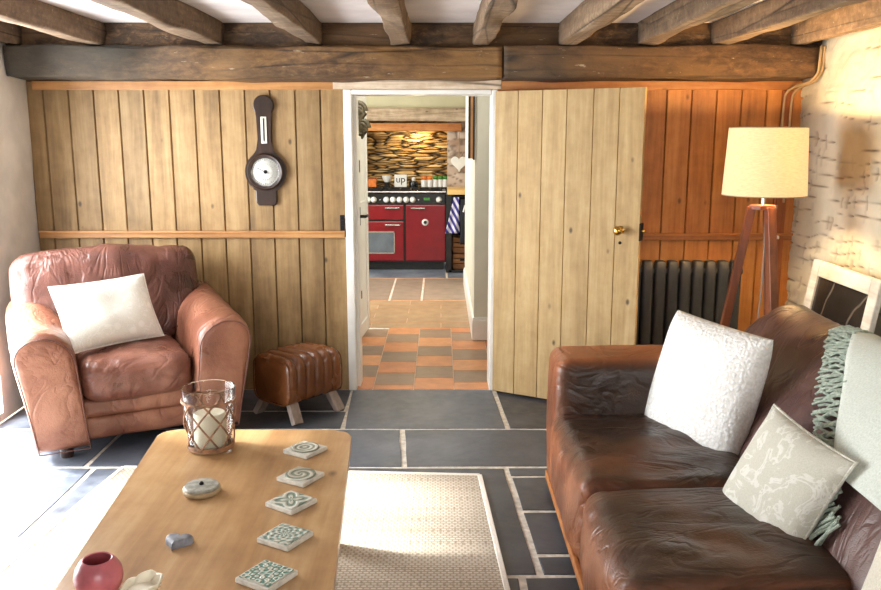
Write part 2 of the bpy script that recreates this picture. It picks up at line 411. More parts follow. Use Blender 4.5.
    def pillow(s, w, h, t, n=22, wr=.006, seed=0, fr=7, pinch=.05, mi=0, full=2.6):
        """flat-sewn cushion in the xz plane, seam round the edge, front towards -y"""
        def P(u, v, sg):
            k = (max(0, 1-abs(u)**full)*max(0, 1-abs(v)**full))**.55
            x = w/2*u*(1-pinch*(1-v*v)*abs(u)**3); z = h/2*v*(1-pinch*(1-u*u)*abs(v)**3)
            q = Vector((x*fr, sg*2.0, z*fr)) + Vector((seed*7.7,)*3)
            y = sg*(t/2*k) + wr*noise.noise(q)*1.5*k + wr*.8*(1-abs(noise.noise(q*2.3)))*k*sg
            return (x, y, z)
        us = [math.sin((i/n*2-1)*PI/2)*.6+(i/n*2-1)*.4 for i in range(n+1)]
        rows = {}
        for sg in (-1, 1):
            for i in range(n+1):
                for j in range(n+1):
                    edge = i in (0, n) or j in (0, n)
                    if edge and sg == 1: rows[(1,i,j)] = rows[(-1,i,j)]
                    else: rows[(sg,i,j)] = s.v(P(us[i], us[j], sg))
            for i in range(n):
                for j in range(n):
                    q = [rows[(sg,i,j)], rows[(sg,i+1,j)], rows[(sg,i+1,j+1)], rows[(sg,i,j+1)]]
                    s.f(q if sg == -1 else q[::-1], mi, True)
    def sweep(s, prof, ts, axis='y', r=.08, wr=0.0, fr=5, seed=0, stretch=(1,1,1), mi=0):
        """closed profile [(a,z)] pushed along y, ends rounded in"""
        ca = sum(p[0] for p in prof)/len(prof); cz = sum(p[1] for p in prof)/len(prof)
        t0, t1 = ts[0], ts[-1]; rings = []
        for t in ts:
            d = min(abs(t-t0), abs(t-t1)); e = 0
            if d < r: e = r*(1-math.sqrt(max(0, 1-((r-d)/r)**2)))
            ring = []
            for a, z in prof:
                L = math.hypot(a-ca, z-cz); k = max(.1, (L-e)/L) if L else 1
                A, Z = ca+(a-ca)*k, cz+(z-cz)*k
                if wr:
                    q = Vector((A*stretch[0], t*stretch[1], Z*stretch[2]))*fr + Vector((seed*9.1,)*3)
                    cz_ = noise.noise(q*1.3+Vector((2,9,4))); dd = wr*(noise.noise(q)*.8 + (1-abs(noise.noise(q*1.8+Vector((3,1,8))))*2)*.12 - .6*max(0, 1-abs(cz_)*6)**1.5)
                    A += (a-ca)/L*dd; Z += (z-cz)/L*dd
                ring.append(s.v((A, t, Z) if axis == 'y' else (t, A, Z)))
            rings.append(ring)
        n = len(prof)
        for A, B in zip(rings, rings[1:]):
            for k in range(n): s.f([A[k], A[(k+1)%n], B[(k+1)%n], B[k]], mi, True)
        s.f(rings[0][::-1], mi, True); s.f(rings[-1], mi, True)
    def build(s, name, mats, parent=None, smooth=None, bevel=0, loc=None):
        bmesh.ops.recalc_face_normals(s.bm, faces=s.bm.faces[:])
        me = bpy.data.meshes.new(name); s.bm.to_mesh(me); s.bm.free()
        for m in (mats if isinstance(mats, (list, tuple)) else [mats]): me.materials.append(MT[m] if isinstance(m, str) else m)
        if smooth: me.polygons.foreach_set('use_smooth', [True]*len(me.polygons)); me.set_sharp_from_angle(angle=rad(48))
        o = bpy.data.objects.new(name, me); COL.objects.link(o)
        if parent: o.parent = parent
        if loc: o.location = loc
        if bevel:
            md = o.modifiers.new('bevel', 'BEVEL'); md.width = bevel; md.segments = 2; md.limit_method = 'ANGLE'
        return o

def tag(o, label, cat, group=None):
    o['label'] = label; o['category'] = cat
    if group: o['group'] = group
    return o
def thing(name, label, cat, loc=(0,0,0), rz=0, group=None, rot=None):
    o = bpy.data.objects.new(name, None); COL.objects.link(o); o.empty_display_size = .05
    o.location = loc; o.rotation_euler = rot if rot else (0, 0, rz)
    return tag(o, label, cat, group)
def struct(o, label=None):
    o['kind'] = 'structure'
    if label: o['label'] = label
    return o
def copy_tree(o, parent=None):
    c = o.copy(); COL.objects.link(c)
    if parent: c.parent = parent
    for ch in [q for q in COL.objects if q.parent == o]: copy_tree(ch, c)
    return c
def lerp(a, b, t): return a+(b-a)*t
def frange(a, b, n): return [a+(b-a)*i/n for i in range(n+1)]

# ------------------------------------------------------------------ the room
XL, XR, YW, YF = -2.5, 2.2, 5.26, -1.4
ZC = 2.235
DX0, DX1, DH = -.585, .345, 1.875      # doorway outer edges and head

# floor of slate flags
b = MB()
b.box(XL-.3, XR+.3, YF-.3, YW+.02, -.12, -.004, 0, 1)
def slab(poly, tone, mi=0, z=0.0, gap=.014):
    cx = sum(p[0] for p in poly)/len(poly); cy = sum(p[1] for p in poly)/len(poly)
    q = []
    n = len(poly)
    for i in range(n):
        p0, p1, p2 = Vector(poly[i-1]), Vector(poly[i]), Vector(poly[(i+1)%n])
        a = (p0-p1).normalized(); c = (p2-p1).normalized(); bi = a+c
        sn = abs(a.x*c.y-a.y*c.x)
        q.append(p1 + bi*(gap/max(.3, sn)))
    # slightly wandering edges
    out = []
    for i in range(n):
        p, r = q[i], q[(i+1)%n]; L = (r-p).length; m = max(1, int(L/.16)); nn = Vector((-(r-p).y, (r-p).x))/max(L, 1e-6)
        for k in range(m):
            t = k/m; pt = p.lerp(r, t)
            if k: pt = pt + nn*.006*noise.noise(Vector((pt.x*7, pt.y*7, 3.3)))
            out.append((pt.x, pt.y))
    b.prism(out, z-.03, z, tone, mi, .004)
def q4(x0, x1, y0, y1): return [(x0,y0),(x1,y0),(x1,y1),(x0,y1)]
SL = [(q4(-2.5,-1.95,4.505,5.26),.9),(q4(-1.95,-1.3,4.505,5.26),.7),(q4(-1.3,-.56,4.82,5.26),.2),(q4(-1.3,-.545,4.505,4.82),.15),  # high tones on the left slabs paint daylight glare into the stone
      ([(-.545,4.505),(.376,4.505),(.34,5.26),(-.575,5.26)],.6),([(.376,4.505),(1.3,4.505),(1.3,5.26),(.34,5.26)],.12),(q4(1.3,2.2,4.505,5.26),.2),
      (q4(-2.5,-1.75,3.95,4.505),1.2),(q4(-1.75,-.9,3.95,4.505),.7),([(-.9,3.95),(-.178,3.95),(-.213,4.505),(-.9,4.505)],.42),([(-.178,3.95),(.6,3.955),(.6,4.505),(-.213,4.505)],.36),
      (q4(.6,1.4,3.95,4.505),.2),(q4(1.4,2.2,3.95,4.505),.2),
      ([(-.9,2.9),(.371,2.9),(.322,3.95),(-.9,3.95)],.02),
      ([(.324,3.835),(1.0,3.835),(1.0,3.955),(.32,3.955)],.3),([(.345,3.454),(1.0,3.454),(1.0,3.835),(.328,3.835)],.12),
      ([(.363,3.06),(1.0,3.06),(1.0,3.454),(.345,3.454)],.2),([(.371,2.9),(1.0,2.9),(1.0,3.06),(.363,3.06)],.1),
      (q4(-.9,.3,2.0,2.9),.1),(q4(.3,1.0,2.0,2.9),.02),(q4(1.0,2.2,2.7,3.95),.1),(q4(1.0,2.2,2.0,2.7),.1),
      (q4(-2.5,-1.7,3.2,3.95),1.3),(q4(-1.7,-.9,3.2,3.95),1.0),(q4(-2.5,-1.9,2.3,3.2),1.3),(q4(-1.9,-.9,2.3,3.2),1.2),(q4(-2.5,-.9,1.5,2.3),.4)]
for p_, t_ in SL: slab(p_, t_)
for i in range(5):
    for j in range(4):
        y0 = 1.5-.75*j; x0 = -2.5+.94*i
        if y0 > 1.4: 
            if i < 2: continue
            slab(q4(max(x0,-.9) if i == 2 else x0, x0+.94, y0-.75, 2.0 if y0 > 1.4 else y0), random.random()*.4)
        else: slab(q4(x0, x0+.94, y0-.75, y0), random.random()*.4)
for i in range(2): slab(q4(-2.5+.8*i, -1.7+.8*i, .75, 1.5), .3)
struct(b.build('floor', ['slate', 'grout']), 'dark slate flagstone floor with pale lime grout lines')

# floor beyond the doorway
b = MB()
b.box(-2.6, 1.5, YW+.02, 11.4, -.12, -.006, 0, 4)
cols = [-.96+.262*i for i in range(9)]
for i, x in enumerate(cols):
    off = [0, .10, -.02, .16, .02, .12, .0, .14, .05][(i+8) % 9]
    y = 5.26 - .29 + off*1.0; k = 0
    while y < 7.0:
        y0 = max(y, YW); y1 = min(y+.285, 7.05)
        if y1-y0 > .03: b.prism(q4(x+.002, x+.260, y0+.002, y1-.002), -.03, 0, random.random(), (k+i) % 2, .002)
        y += .29; k += 1
for k, y in enumerate(frange(7.06, 8.26, 6)[:-1]):
    x = -1.2 - .3*(k % 2)
    while x < 1.4:
        b.prism(q4(x+.002, x+.60, y+.002, y+.198), -.03, -.002, random.random(), 3, .002); x += .602
for (x0, x1, y0, y1, mi) in [(-1.7,-.52,8.28,9.6,2),(-.5,-.2,8.28,9.6,2),(-.18,.7,8.28,9.6,2),(-1.7,-1.0,9.62,11.4,5),(-.98,.06,9.62,11.4,5),(.08,1.4,9.62,11.4,5)]:
    b.prism(q4(x0, x1, y0, y1), -.03, -.002, (1.5 if mi == 5 else random.random()), mi, .004)
struct(b.build('floor_kitchen', ['quarry', 'quarry_b', 'flag', 'kplank', 'grout', 'slate']), 'orange and brown quarry tiles running to a stone kitchen floor')

# planked end wall
b = MB()
def boards(x0, x1, z0, z1, y, mi, w=.152, first=0.0, dirty=False):
    x = x0 - first
    while x < x1-.005:
        a, c = max(x, x0), min(x+w, x1)
        t = random.random()
        if dirty and a < -2.1: t = .0
        if c-a > .012:
            # board with v-groove edges
            g = .006; zz = (z0, z1); V = []
            for z in zz: V.append([b.v((a+.001, y+.012, z), t), b.v((a+g, y, z), t), b.v((c-g, y, z), t), b.v((c-.001, y+.012, z), t)])
            for k in range(3): b.f([V[0][k], V[0][k+1], V[1][k+1], V[1][k]], mi)
        x += w
boards(XL, DX0+.002, 0, 1.92, YW, 0, .152, .05, True)
boards(DX1-.002, XR, 0, 1.92, YW, 1, .1505, .03)
b.box(XL-.2, DX0, YW+.012, YW+.06, 0, 2.3, 0, 2)
b.box(DX1, XR+.2, YW+.012, YW+.06, 0, 2.3, 0, 2)
b.box(DX0-.01, DX1+.01, YW+.012, YW+.06, DH, 2.3, 0, 2)
struct(b.build('wall_back', ['boards', 'boards_r', 'plate']), 'vertical tongue-and-groove board wall around the doorway, golden on the left and orange on the right')

# rails and cornice boards
b = MB(); b.box(XL+.02, DX0-.004, YW-.028, YW+.004, .978, 1.022, .3, 0, .006)
b.box(XL+.02, DX0-.004, YW-.040, YW-.02, 1.01, 1.024, .5, 0, .004)
struct(b.build('trim_1', 'railwood'), 'golden wooden dado rail behind the armchair')
b = MB(); b.box(DX1+.004, XR-.02, YW-.028, YW+.004, .965, 1.005, .3, 0, .006); b.box(DX1+.004, XR-.02, YW-.040, YW-.02, .995, 1.009, .5, 0, .004)
struct(b.build('trim_2', 'railwood_r'), 'orange wooden dado rail above the radiator')
b = MB(); b.box(XL+.05, DX0-.02, YW-.022, YW+.004, 1.872, 1.925, .4, 0, .004)
struct(b.build('trim_3', 'railwood'), 'board strip under the beam left of the doorway')
b = MB(); b.box(DX1, XR-.03, YW-.022, YW+.004, 1.872, 1.925, .3, 0, .004)
struct(b.build('trim_4', 'railwood_r'), 'orange board strip under the beam right of the doorway')
b = MB(); b.box(DX0-.06, DX1+.02, YW-.026, YW+.004, 1.876, 1.93, .9, 0, .004)
struct(b.build('trim_5', 'lintel'), 'pale weathered board over the doorway head')
# door frame
b = MB()
b.box(DX0, DX0+.05, YW-.03, YW+.20, 0, DH, 0, 0, .006); b.box(DX1-.036, DX1, YW-.03, YW+.20, 0, DH, 0, 0, .006)
b.box(DX0+.05, DX1-.036, YW-.03, YW+.20, DH-.03, DH, 0, 0, .006)
b.box(DX0+.05, DX0+.068, YW+.06, YW+.20, 0, DH-.03, 0, 0, .003)
struct(b.build('trim_6', 'whitepaint'), 'white painted door frame')

# side walls
b = MB()
W0, W1, WZ0, WZ1 = 3.60, 4.62, .06, 1.98
V0, V1 = 2.2, 1.0     # added low opening, sized so light reaches the left floor only     # window in the left wall, out of frame
def leftx(y, z): return XL + .02*noise.noise(Vector((0, y*1.3, z*1.3))) - .0
for (y0, y1, z0, z1) in ((YF, V0, 0, 2.4), (V0, W0, V1, 2.4), (V0, W0, 0, WZ0), (W1, YW+.05, 0, 2.4), (W0, W1, 0, WZ0), (W0, W1, WZ1, 2.4)):
    b.grid(lambda u, v: (leftx(lerp(y0,y1,u), lerp(z0,z1,v)), lerp(y0,y1,u), lerp(z0,z1,v)), 14, 14)
for (p, q, r_, s_) in (((W0,WZ0),(W1,WZ0),0,0),((W0,WZ1),(W1,WZ1),0,0),((W0,V1),(W0,WZ1),0,0),((V0,V1),(W0,V1),0,0),((V0,WZ0),(W0,WZ0),0,0),((V0,WZ0),(V0,V1),0,0),((W1,WZ0),(W1,WZ1),0,0)):
    b.grid(lambda u, v: (lerp(XL+.02, XL-.3, u), lerp(p[0],q[0],v), lerp(p[1],q[1],v)), 1, 1)
struct(b.build('wall_left', 'plaster'), 'white plastered wall washed with daylight')
b = MB()
for y in (W0+.03, (W0+W1)/2, W1-.03): b.box(XL-.28, XL-.23, y-.025, y+.025, WZ0, WZ1, 0, 0, .004)
for z in (WZ0+.025, 1.0, WZ1-.025): b.box(XL-.275, XL-.235, W0, W1, z-.02, z+.02)
for y in (V0+.03, 2.9): b.box(XL-.28, XL-.23, y-.025, y+.025, WZ0, V1)
b.box(XL-.275, XL-.235, V0, W0, V1-.04, V1)
struct(b.build('window_1', 'whitepaint'), 'white glazed garden doors with an added low pane in the left wall')

def rubble(fn, nu, nv, sx, sz, depth, seed, rough=1.0, gapw=.2):
    """grid with raised stones; fn(u,v)->(point, normal)"""
    V = []
    for i in range(nu+1):
        row = []
        for j in range(nv+1):
            p, nn = fn(i/nu, j/nv)
            p = Vector(p); nn = Vector(nn)
            a = (p.y if abs(nn.x) > .5 else p.x); z = p.z
            wob = Vector((noise.noise(Vector((a*2.2, z*2.2, seed))), noise.noise(Vector((a*2.2+9, z*2.2, seed))), 0))*.25
            q = Vector((a/sx, z/sz, seed*3.1)) + wob
            q.z = seed*3.1
            dist, pts = noise.voronoi(q)
            e = dist[1]-dist[0]
            k = max(0, min(1, e/gapw)); k = k*k*(3-2*k)
            tone = (math.sin(pts[0].x*12.9+pts[0].y*78.2)*43758.5) % 1
            w = s_w(a, z)
            d = depth*(k*(.55+.45*tone)*w + .35*noise.noise(Vector((a*6, z*9, seed)))*rough)
            vv = b.v(p + nn*d, tone); vv[b.cl] = (1-k)**2.2*w
            row.append(vv)
        V.append(row)
    for i in range(nu):
        for j in range(nv): b.f([V[i][j], V[i+1][j], V[i+1][j+1], V[i][j+1]], 0, True)
b = MB()
def s_w(a, z):   # upper part smoothed by limewash
    return max(.05, min(1, .95-(z-.55)*.75 + .9*noise.noise(Vector((a*2.5, z*3.5, 4))))) * (1 if a > 4.2 else .6)
NU, NV = 260, 250; V = []
for i in range(NU+1):
    row = []
    for j in range(NV+1):
        y, z = lerp(YW+.05, 2.0, i/NU), lerp(0, 2.4, j/NV)
        wz = z + .03*noise.noise(Vector((y*4, z*4, 8)))
        lump = noise.noise(Vector((y*4.5, wz*10, 1.0)))
        fine = noise.noise(Vector((y*13, wz*26, 4.0)))
        ph = wz/.072 + .9*noise.noise(Vector((y*1.3, z*1.8, 2.0))); rowk = math.floor(ph)
        mk = noise.noise(Vector((y*3.6, rowk*3.7, 12.0))) + .06 - .20*max(0, z-.6) + (.22 if y > 4.35 else 0)
        jt = max(0, 1-abs(noise.noise(Vector((y*5.5+rowk*7.3, rowk*2.1, 21.0))))/.05)*.5
        thick = .07 + .10*max(0, noise.noise(Vector((y*6, rowk*1.7, 5))))
        cv = max(max(0, 1-abs(ph-rowk-.5)/thick), jt)*max(0, min(1, mk*5))
        vv = b.v((XR-.02-.016*lump-.006*fine+.016*cv, y, z), .5+.5*noise.noise(Vector((y*1.7, z*2.6, 3.0)))); vv[b.cl] = min(1, cv*.95)
        row.append(vv)
    V.append(row)
for i in range(NU):
    for j in range(NV): b.f([V[i][j], V[i+1][j], V[i+1][j+1], V[i][j+1]], 0, True)
for (y0, y1, z0, z1) in ((YF, 2.0, 0, 2.4),):
    b.grid(lambda u, v: (XR, lerp(y0,y1,u), lerp(z0,z1,v)), 2, 2)
struct(b.build('wall_right', 'rubble'), 'limewashed rough stone wall behind the sofa and lamp')
b = MB()
FX0, FX1, FZ0, FZ1 = -.6, 1.5, .85, 2.0
for (x0, x1, z0, z1) in ((XL-.1, FX0, 0, 2.4), (FX1, XR+.1, 0, 2.4), (FX0, FX1, 0, FZ0), (FX0, FX1, FZ1, 2.4)):
    b.box(x0, x1, YF-.25, YF, z0, z1)
struct(b.build('wall_front', 'plaster'), 'white plaster wall behind the viewer')
b = MB()
for x in (FX0+.03, .1, .8, FX1-.03): b.box(x-.025, x+.025, YF-.2, YF-.15, FZ0, FZ1)
for z in (FZ0+.025, FZ1-.025): b.box(FX0, FX1, YF-.195, YF-.155, z-.025, z+.025)
struct(b.build('window_2', 'whitepaint'), 'white window behind the viewer')

# ceiling boards
b = MB()
y = YF-.2; k = 0
while y < 5.05:
    b.box(XL-.1, XR+.1, y+.003, min(y+.172, 5.06), ZC, ZC+.02, random.random()); y += .175
b.box(XL-.3, XR+.3, YF-.3, 5.4, ZC+.021, ZC+.06)
struct(b.build('ceiling', 'ceilboard'), 'white painted board ceiling between the joists')

# beams
def rough_beam(name, label, cat, mat, x0, x1, y0, y1, z0, z1, along='X', seed=1, amp=.012, sag=0, group=None, nseg=60):
    b = MB()
    L = (x1-x0) if along == 'X' else (y1-y0)
    n = nseg; m = 20; rings = []
    for i in range(n+1):
        t = i/n; ring = []
        for k in range(m):
            a = 2*PI*(k+.5)/m; c, s = math.cos(a), math.sin(a)
            e = .15; u = math.copysign(abs(c)**e, c); v = math.copysign(abs(s)**e, s)
            pos = x0+L*t if along == 'X' else y0+L*t
            q = Vector((pos*1.6, u*1.1, v*1.1)) + Vector((seed*5.3,)*3)
            d = amp*(noise.noise(q)*1.2 + .6*noise.noise(Vector((pos*4, u*4, v*5))+Vector((seed,)*3)))
            if along == 'X':
                yy = lerp(y0, y1, (u+1)/2) + u*d; zz = lerp(z0, z1, (v+1)/2) + v*d
                vv = b.v((pos, yy, zz), (seed*.31) % 1); vv[b.cl] = max(0, min(1, (-1.15-pos)/.9 + .45*noise.noise(Vector((pos*3, yy*9, zz*9)))))*(1 if seed < 2 else 0) + max(0, noise.noise(Vector((pos*1.1, zz*4, seed))))*.7; ring.append(vv)
            else:
                sh = sag*noise.noise(Vector((pos*.6, seed*2.2, 0)))
                xx = lerp(x0, x1, (u+1)/2) + u*d + sh; zz = lerp(z0, z1, (v+1)/2) + (v*d if v < .5 else 0)
                ring.append(b.v((xx, pos, zz), (seed*.37) % 1))
        rings.append(ring)
    for A, B in zip(rings, rings[1:]):
        for k in range(m): b.f([A[k], A[(k+1)%m], B[(k+1)%m], B[k]], 0, True)
    b.f(rings[0][::-1]); b.f(rings[-1])
    o = b.build(name, mat)
    return tag(o, label, cat, group)
rough_beam('ceiling_beam', 'long weathered oak beam spanning the wall left of and above the doorway', 'beam', 'beam', XL+.02, .352, 5.0, YW-.003, 1.925, 2.105, seed=1.3, amp=.022, nseg=90)
rough_beam('ceiling_beam', 'darker oak beam above the open plank door and floor lamp', 'beam', 'beam_d', .362, 2.15, 5.0, YW-.003, 1.925, 2.105, seed=2.9, amp=.022, nseg=60)
b = MB()
b.grid(lambda u, v: (lerp(XL, XR, u), 5.055+.02*noise.noise(Vector((u*14, v*3, 1.2))), lerp(2.09, 2.26, v)), 90, 8)
b.box(XL-.1, XR+.1, 5.09, 5.4, 2.09, 2.4)
struct(b.build('trim_7', 'plate'), 'dark rough timber infill between the joist ends')

JO = [(-2.44, 'leftmost joist, short end against the white wall'), (-1.96, 'second joist from the left, above the armchair'), (-1.30, 'third joist from the left, above the armchair arm'),
      (-.72, 'fourth joist from the left, right of the barometer'), (-.22, 'fifth joist from the left, above the left side of the doorway'), (.245, 'sixth joist from the left, above the right side of the doorway'),
      (.73, 'fourth joist from the right, above the open plank door'), (1.18, 'third joist from the right, above the edge of the plank door'), (1.60, 'second joist from the right, lit from the lamp below'), (2.05, 'rightmost joist, running beside the stone wall')]
for i, (x, lb) in enumerate(JO):
    w = .047+.007*((i*37) % 5)/4
    rough_beam('ceiling_joist', 'rough sawn old ' + lb, 'joist', 'joist', x-w, x+w, YF, 5.07, 2.112, ZC+.004, 'Y', 3.1+i*1.7, .013, .02, 'rough ceiling joists')

# ------------------------------------------------------------------ doors
HX, HY = DX1-.006, YW-.045
ang = rad(-30)
d = struct(thing('door_1', 'pale pine plank door standing open beside the doorway', 'door', (HX, HY, 0), ang))
b = MB()
dw = [.15, .155, .15, .16, .15, .144]; x = .004
for w in dw:
    b.box(x, x+w-.003, -.03, 0, .015, 1.862, random.random(), 0, .003); x += w
b.box(.01, x-.01, -.022, -.006, .02, 1.855, .2)
b.build('plank_panel', 'doorwood', d)
b = MB()
for z in (.3, .95, 1.6): b.box(.02, .9, 0.002, .03, z-.06, z+.06, .3, 0, .006)
b.build('ledge_bar', 'doorwood', d)
b = MB()
b.M = Matrix.Translation((.80, -.03, 1.078)) @ Matrix.Rotation(PI/2, 4, 'X')
b.lathe([(0,0),(.024,0),(.024,.004),(.01,.008),(.01,.03),(.02,.036),(.027,.048),(.024,.06),(.012,.067),(0,.068)], 20)
b.build('door_knob', 'brass', d, True)
b = MB(); b.M = Matrix.Translation((.80, -.031, 1.005)) @ Matrix.Rotation(PI/2, 4, 'X'); b.lathe([(0,0),(.009,0),(.009,.002),(0,.002)], 12)
b.build('keyhole', 'iron', d)
b = MB(); b.box(.905, .914, -.03, .03, 1.02, 1.12, 0, 0, .002); b.build('latch_plate', 'iron', d)
b = MB(); b.M = Matrix.Translation((.914, 0, 1.075)) @ Matrix.Rotation(PI/2, 4, 'Y'); b.lathe([(0,0),(.012,0),(.012,.014),(.006,.02),(0,.02)], 12); b.build('latch_bolt', 'brass', d, True)

# white door in the passage
p0, p1 = Vector((-.648, 6.22, 0)), Vector((-.594, 6.88, 0))
a2 = math.atan2((p1-p0).y, (p1-p0).x)
d = struct(thing('door_2', 'white painted ledged door folded back inside the kitchen passage', 'door', p0, a2))
L = (p1-p0).length
b = MB(); b.box(0, L, 0, .035, .03, 1.95, 0, 0, .004)
for z in (.05, 1.0, 1.8): b.box(.02, L-.02, -.01, .001, z, z+.1, 0, 0, .004)
for x in (.0, L-.09): b.box(x+.005, x+.085, -.01, .001, .05, 1.93, 0, 0, .004)
b.build('door_panel', 'whitepaint', d)
b = MB(); b.box(.21, .25, -.02, -.01, .93, 1.07, 0, 0, .003); b.tube([(.23,-.02,1.0),(.23,-.06,1.0),(.30,-.065,1.0)], .012, 8)
b.build('latch', 'iron', d)
b = MB(); b.box(.25, .275, -.018, -.01, 1.33, 1.42, 0, 0, .003); b.build('keyhole_cover', 'iron', d)
b = MB(); b.box(.25, .275, -.018, -.01, .36, .42, 0, 0, .003); b.build('hinge', 'iron', d)

# carved ornament hanging on the passage door edge
oy = 6.05
t = thing('wall_ornament', 'dark bronze scrolled ornament hanging at the top left inside the doorway', 'ornament', (-.565, oy, 1.58), 0)
b = MB()
for (cx, cz, r) in ((-.012, .19, .055), (.012, .075, .05)):
    pts = []
    for k in range(60):
        q = k/59; rr = r*(1-.75*q); th = 2*PI*2.0*q
        pts.append((cx+rr*math.cos(th), -.01*q, cz+rr*math.sin(th)*1.1))
    b.tube(pts, [.02-.008*k/59 for k in range(60)], 10)
b.tube([(-.03, 0, .24), (.03, 0, .17), (-.02, 0, .11), (.03, 0, .05), (.015, 0, .0)], [.012, .026, .03, .026, .006], 10)
b.build('scroll_body', 'verdigris', t, True)
b = MB(); b.tube([(-.045, .0, .20), (-.045, .0, .262), (-.07, .0, .27)], .006, 6); b.build('hook', 'iron', t, True)

# passage and kitchen walls
b = MB(); b.box(.265, 1.5, 6.6, 9.2, 0, 2.4); b.box(1.4, 1.6, YW+.06, 6.6, 0, 2.4)
struct(b.build('wall_passage', 'passage'), 'pale green-white passage wall end seen through the doorway')
b = MB()
b.box(.25, .30, 6.621, 9.2, 0, .17, 0, 0, .004); b.box(.25, 1.39, 6.575, 6.62, 0, .17, 0, 0, .008); b.box(.255, .27, 6.601, 9.2, .171, .185, 0, 0, .003); b.box(.255, 1.39, 6.585, 6.6, .171, .185, 0, 0, .003)
struct(b.build('baseboard_right', 'whitepaint'), 'tall white skirting board round the passage wall end')
b = MB(); b.box(-1.02, -.92, YW+.06, 6.9, 0, 2.4); b.box(-2.8, -2.7, 6.9, 11.5, 0, 2.4); b.box(-2.8, -.92, 6.85, 6.9, 0, 2.4)
b.box(1.4, 1.5, 9.2, 11.5, 0, 2.4)
struct(b.build('wall_kitchen_side', 'cream'), 'cream side walls of the kitchen')
KY = 10.6
b = MB()
b.box(-2.7, 1.4, KY+.02, KY+.4, 1.80, 2.4); b.box(-2.7, -1.12, KY+.02, KY+.5, 0, 1.85)
struct(b.build('wall_kitchen_back', 'cream'), 'cream chimney wall above the kitchen range')
b = MB()
def s_w(a, z): return 1.0
rubble(lambda u, v: ((lerp(-1.3, .3, u), 11.15, lerp(.6, 1.8, v)), (0,-1,0)), 170, 200, .24, .036, .07, 4.3, 1.6, .3)
b.box(-1.15, -1.1, KY+.1, 11.2, 0, 1.7); b.box(.085, .13, KY+.1, 11.2, 0, 1.7); b.box(-1.2, .2, KY+.1, 11.2, 1.68, 1.72)
struct(b.build('wall_alcove', 'rubble_k'), 'rough golden stone at the back of the range alcove')
b = MB()
rubble(lambda u, v: ((lerp(.083, 1.4, u), KY, lerp(0, 1.80, v)), (0,-1,0)), 90, 90, .22, .075, .02, 6.1)
struct(b.build('wall_pier', 'rubble_p'), 'whitewashed brick pier right of the range')
b = MB(); b.box(-2.8, 1.6, YW+.06, 11.5, 2.36, 2.4)
struct(b.build('ceiling_kitchen', 'cream'), 'cream kitchen ceiling')
rough_beam('chimney_lintel', 'bleached old oak lintel above the stone range alcove', 'beam', 'lintel', -1.6, .5, KY-.08, KY+.15, 1.775, 1.935, seed=5.7, amp=.012)
b = MB(); b.box(-1.6, .26, KY-.14, KY+.012, 1.66, 1.755, .4, 0, .012)
tag(b.build('mantel_board', 'shelfwood'), 'orange oak mantel board under the bleached lintel', 'shelf')

# ------------------------------------------------------------------ kitchen things
RY = 10.2
r = thing('range_cooker', 'claret red range cooker with black control panel in the kitchen alcove', 'cooker', (-.49, RY, 0))
X0, X1 = -.55, .552
b = MB(); b.box(X0, X1, .02, .56, .09, .79, 0, 0, .006); b.box(X0+.02, X1-.02, .05, .5, 0, .1); b.build('body', 'black', r)
b = MB(); b.box(X0, X1, -.01, .05, .795, .925, 0, 0, .008); b.build('control_panel', 'black', r)
b = MB(); b.box(X0-.005, X1+.005, -.02, .56, .925, .945, 0, 0, .005); b.build('hob', 'black', r)
b = MB(); b.tube([(X0, -.035, .945), (X1, -.035, .945)], .011, 8)
for x in (X0+.02, 0, X1-.02): b.bar((x, -.035, .945), (x, 0, .93), .015, .015)
b.build('hob_rail', 'chrome', r, True)
for cx in (-.36, 0, .36):
    b = MB()
    for x in (-.13, 0, .13): b.box(cx+x-.006, cx+x+.006, .04, .46, .955, .972)
    for y in (.06, .25, .44): b.box(cx-.15, cx+.15, y-.006, y+.006, .955, .970)
    for x in (-.14, .14):
        for y in (.06, .44): b.box(cx+x-.006, cx+x+.006, y-.006, y+.006, .944, .96)
    b.build('pan_support', 'iron', r)
def rx(u): return (u-440.5)/82.6 + .49
def rz_(v): return (270.5-v)/83.4
def kdoor(name, u0, u1, v0, v1, win=None):
    b = MB(); b.box(rx(u0), rx(u1), -.012, .03, rz_(v1), rz_(v0), 0, 0, .01)
    o = b.build(name, 'red', r)
    return o
dl = kdoor('grill_door', 358, 404.2, 204.5, 219.5)
dm = kdoor('oven_door', 358, 404.2, 221, 261)
dr = kdoor('oven_door', 406.2, 445.6, 204.5, 261)
b = MB(); b.box(rx(363), rx(394), -.017, -.01, rz_(253), rz_(232), 0, 0, .004); b.build('oven_window', 'glassdark', dm)
b = MB()
for (a, c, e, f_) in ((362,395,231,232.3),(362,395,252.4,253.6),(362,363,231,253.6),(394,395,231,253.6)): b.box(rx(a), rx(c), -.020, -.010, rz_(f_), rz_(e))
b.build('window_trim', 'chrome', dm)
def khandle(o, u0, u1, v):
    b = MB(); z = rz_(v)
    b.tube([(rx(u0), -.012, z), (rx(u0), -.05, z), (rx(u1), -.05, z), (rx(u1), -.012, z)], .011, 8); b.build('handle', 'chrome', o, True)
khandle(dl, 386, 400, 207.5); khandle(dm, 386, 400, 224.5); khandle(dr, 411.5, 425, 207.8)
b = MB(); b.M = Matrix.Translation((rx(425.3), -.012, rz_(222))) @ Matrix.Rotation(PI/2, 4, 'X')
b.lathe([(0,0),(.04,0),(.04,.006),(0,.006)], 24); o = b.build('round_badge', 'jar_w', dr)
b = MB(); b.M = Matrix.Translation((rx(425.3), -.0185, rz_(222))) @ Matrix.Rotation(PI/2, 4, 'X'); b.lathe([(0,0),(.02,0),(.02,.003),(0,.003)], 20); b.build('badge_centre', 'iron', o)
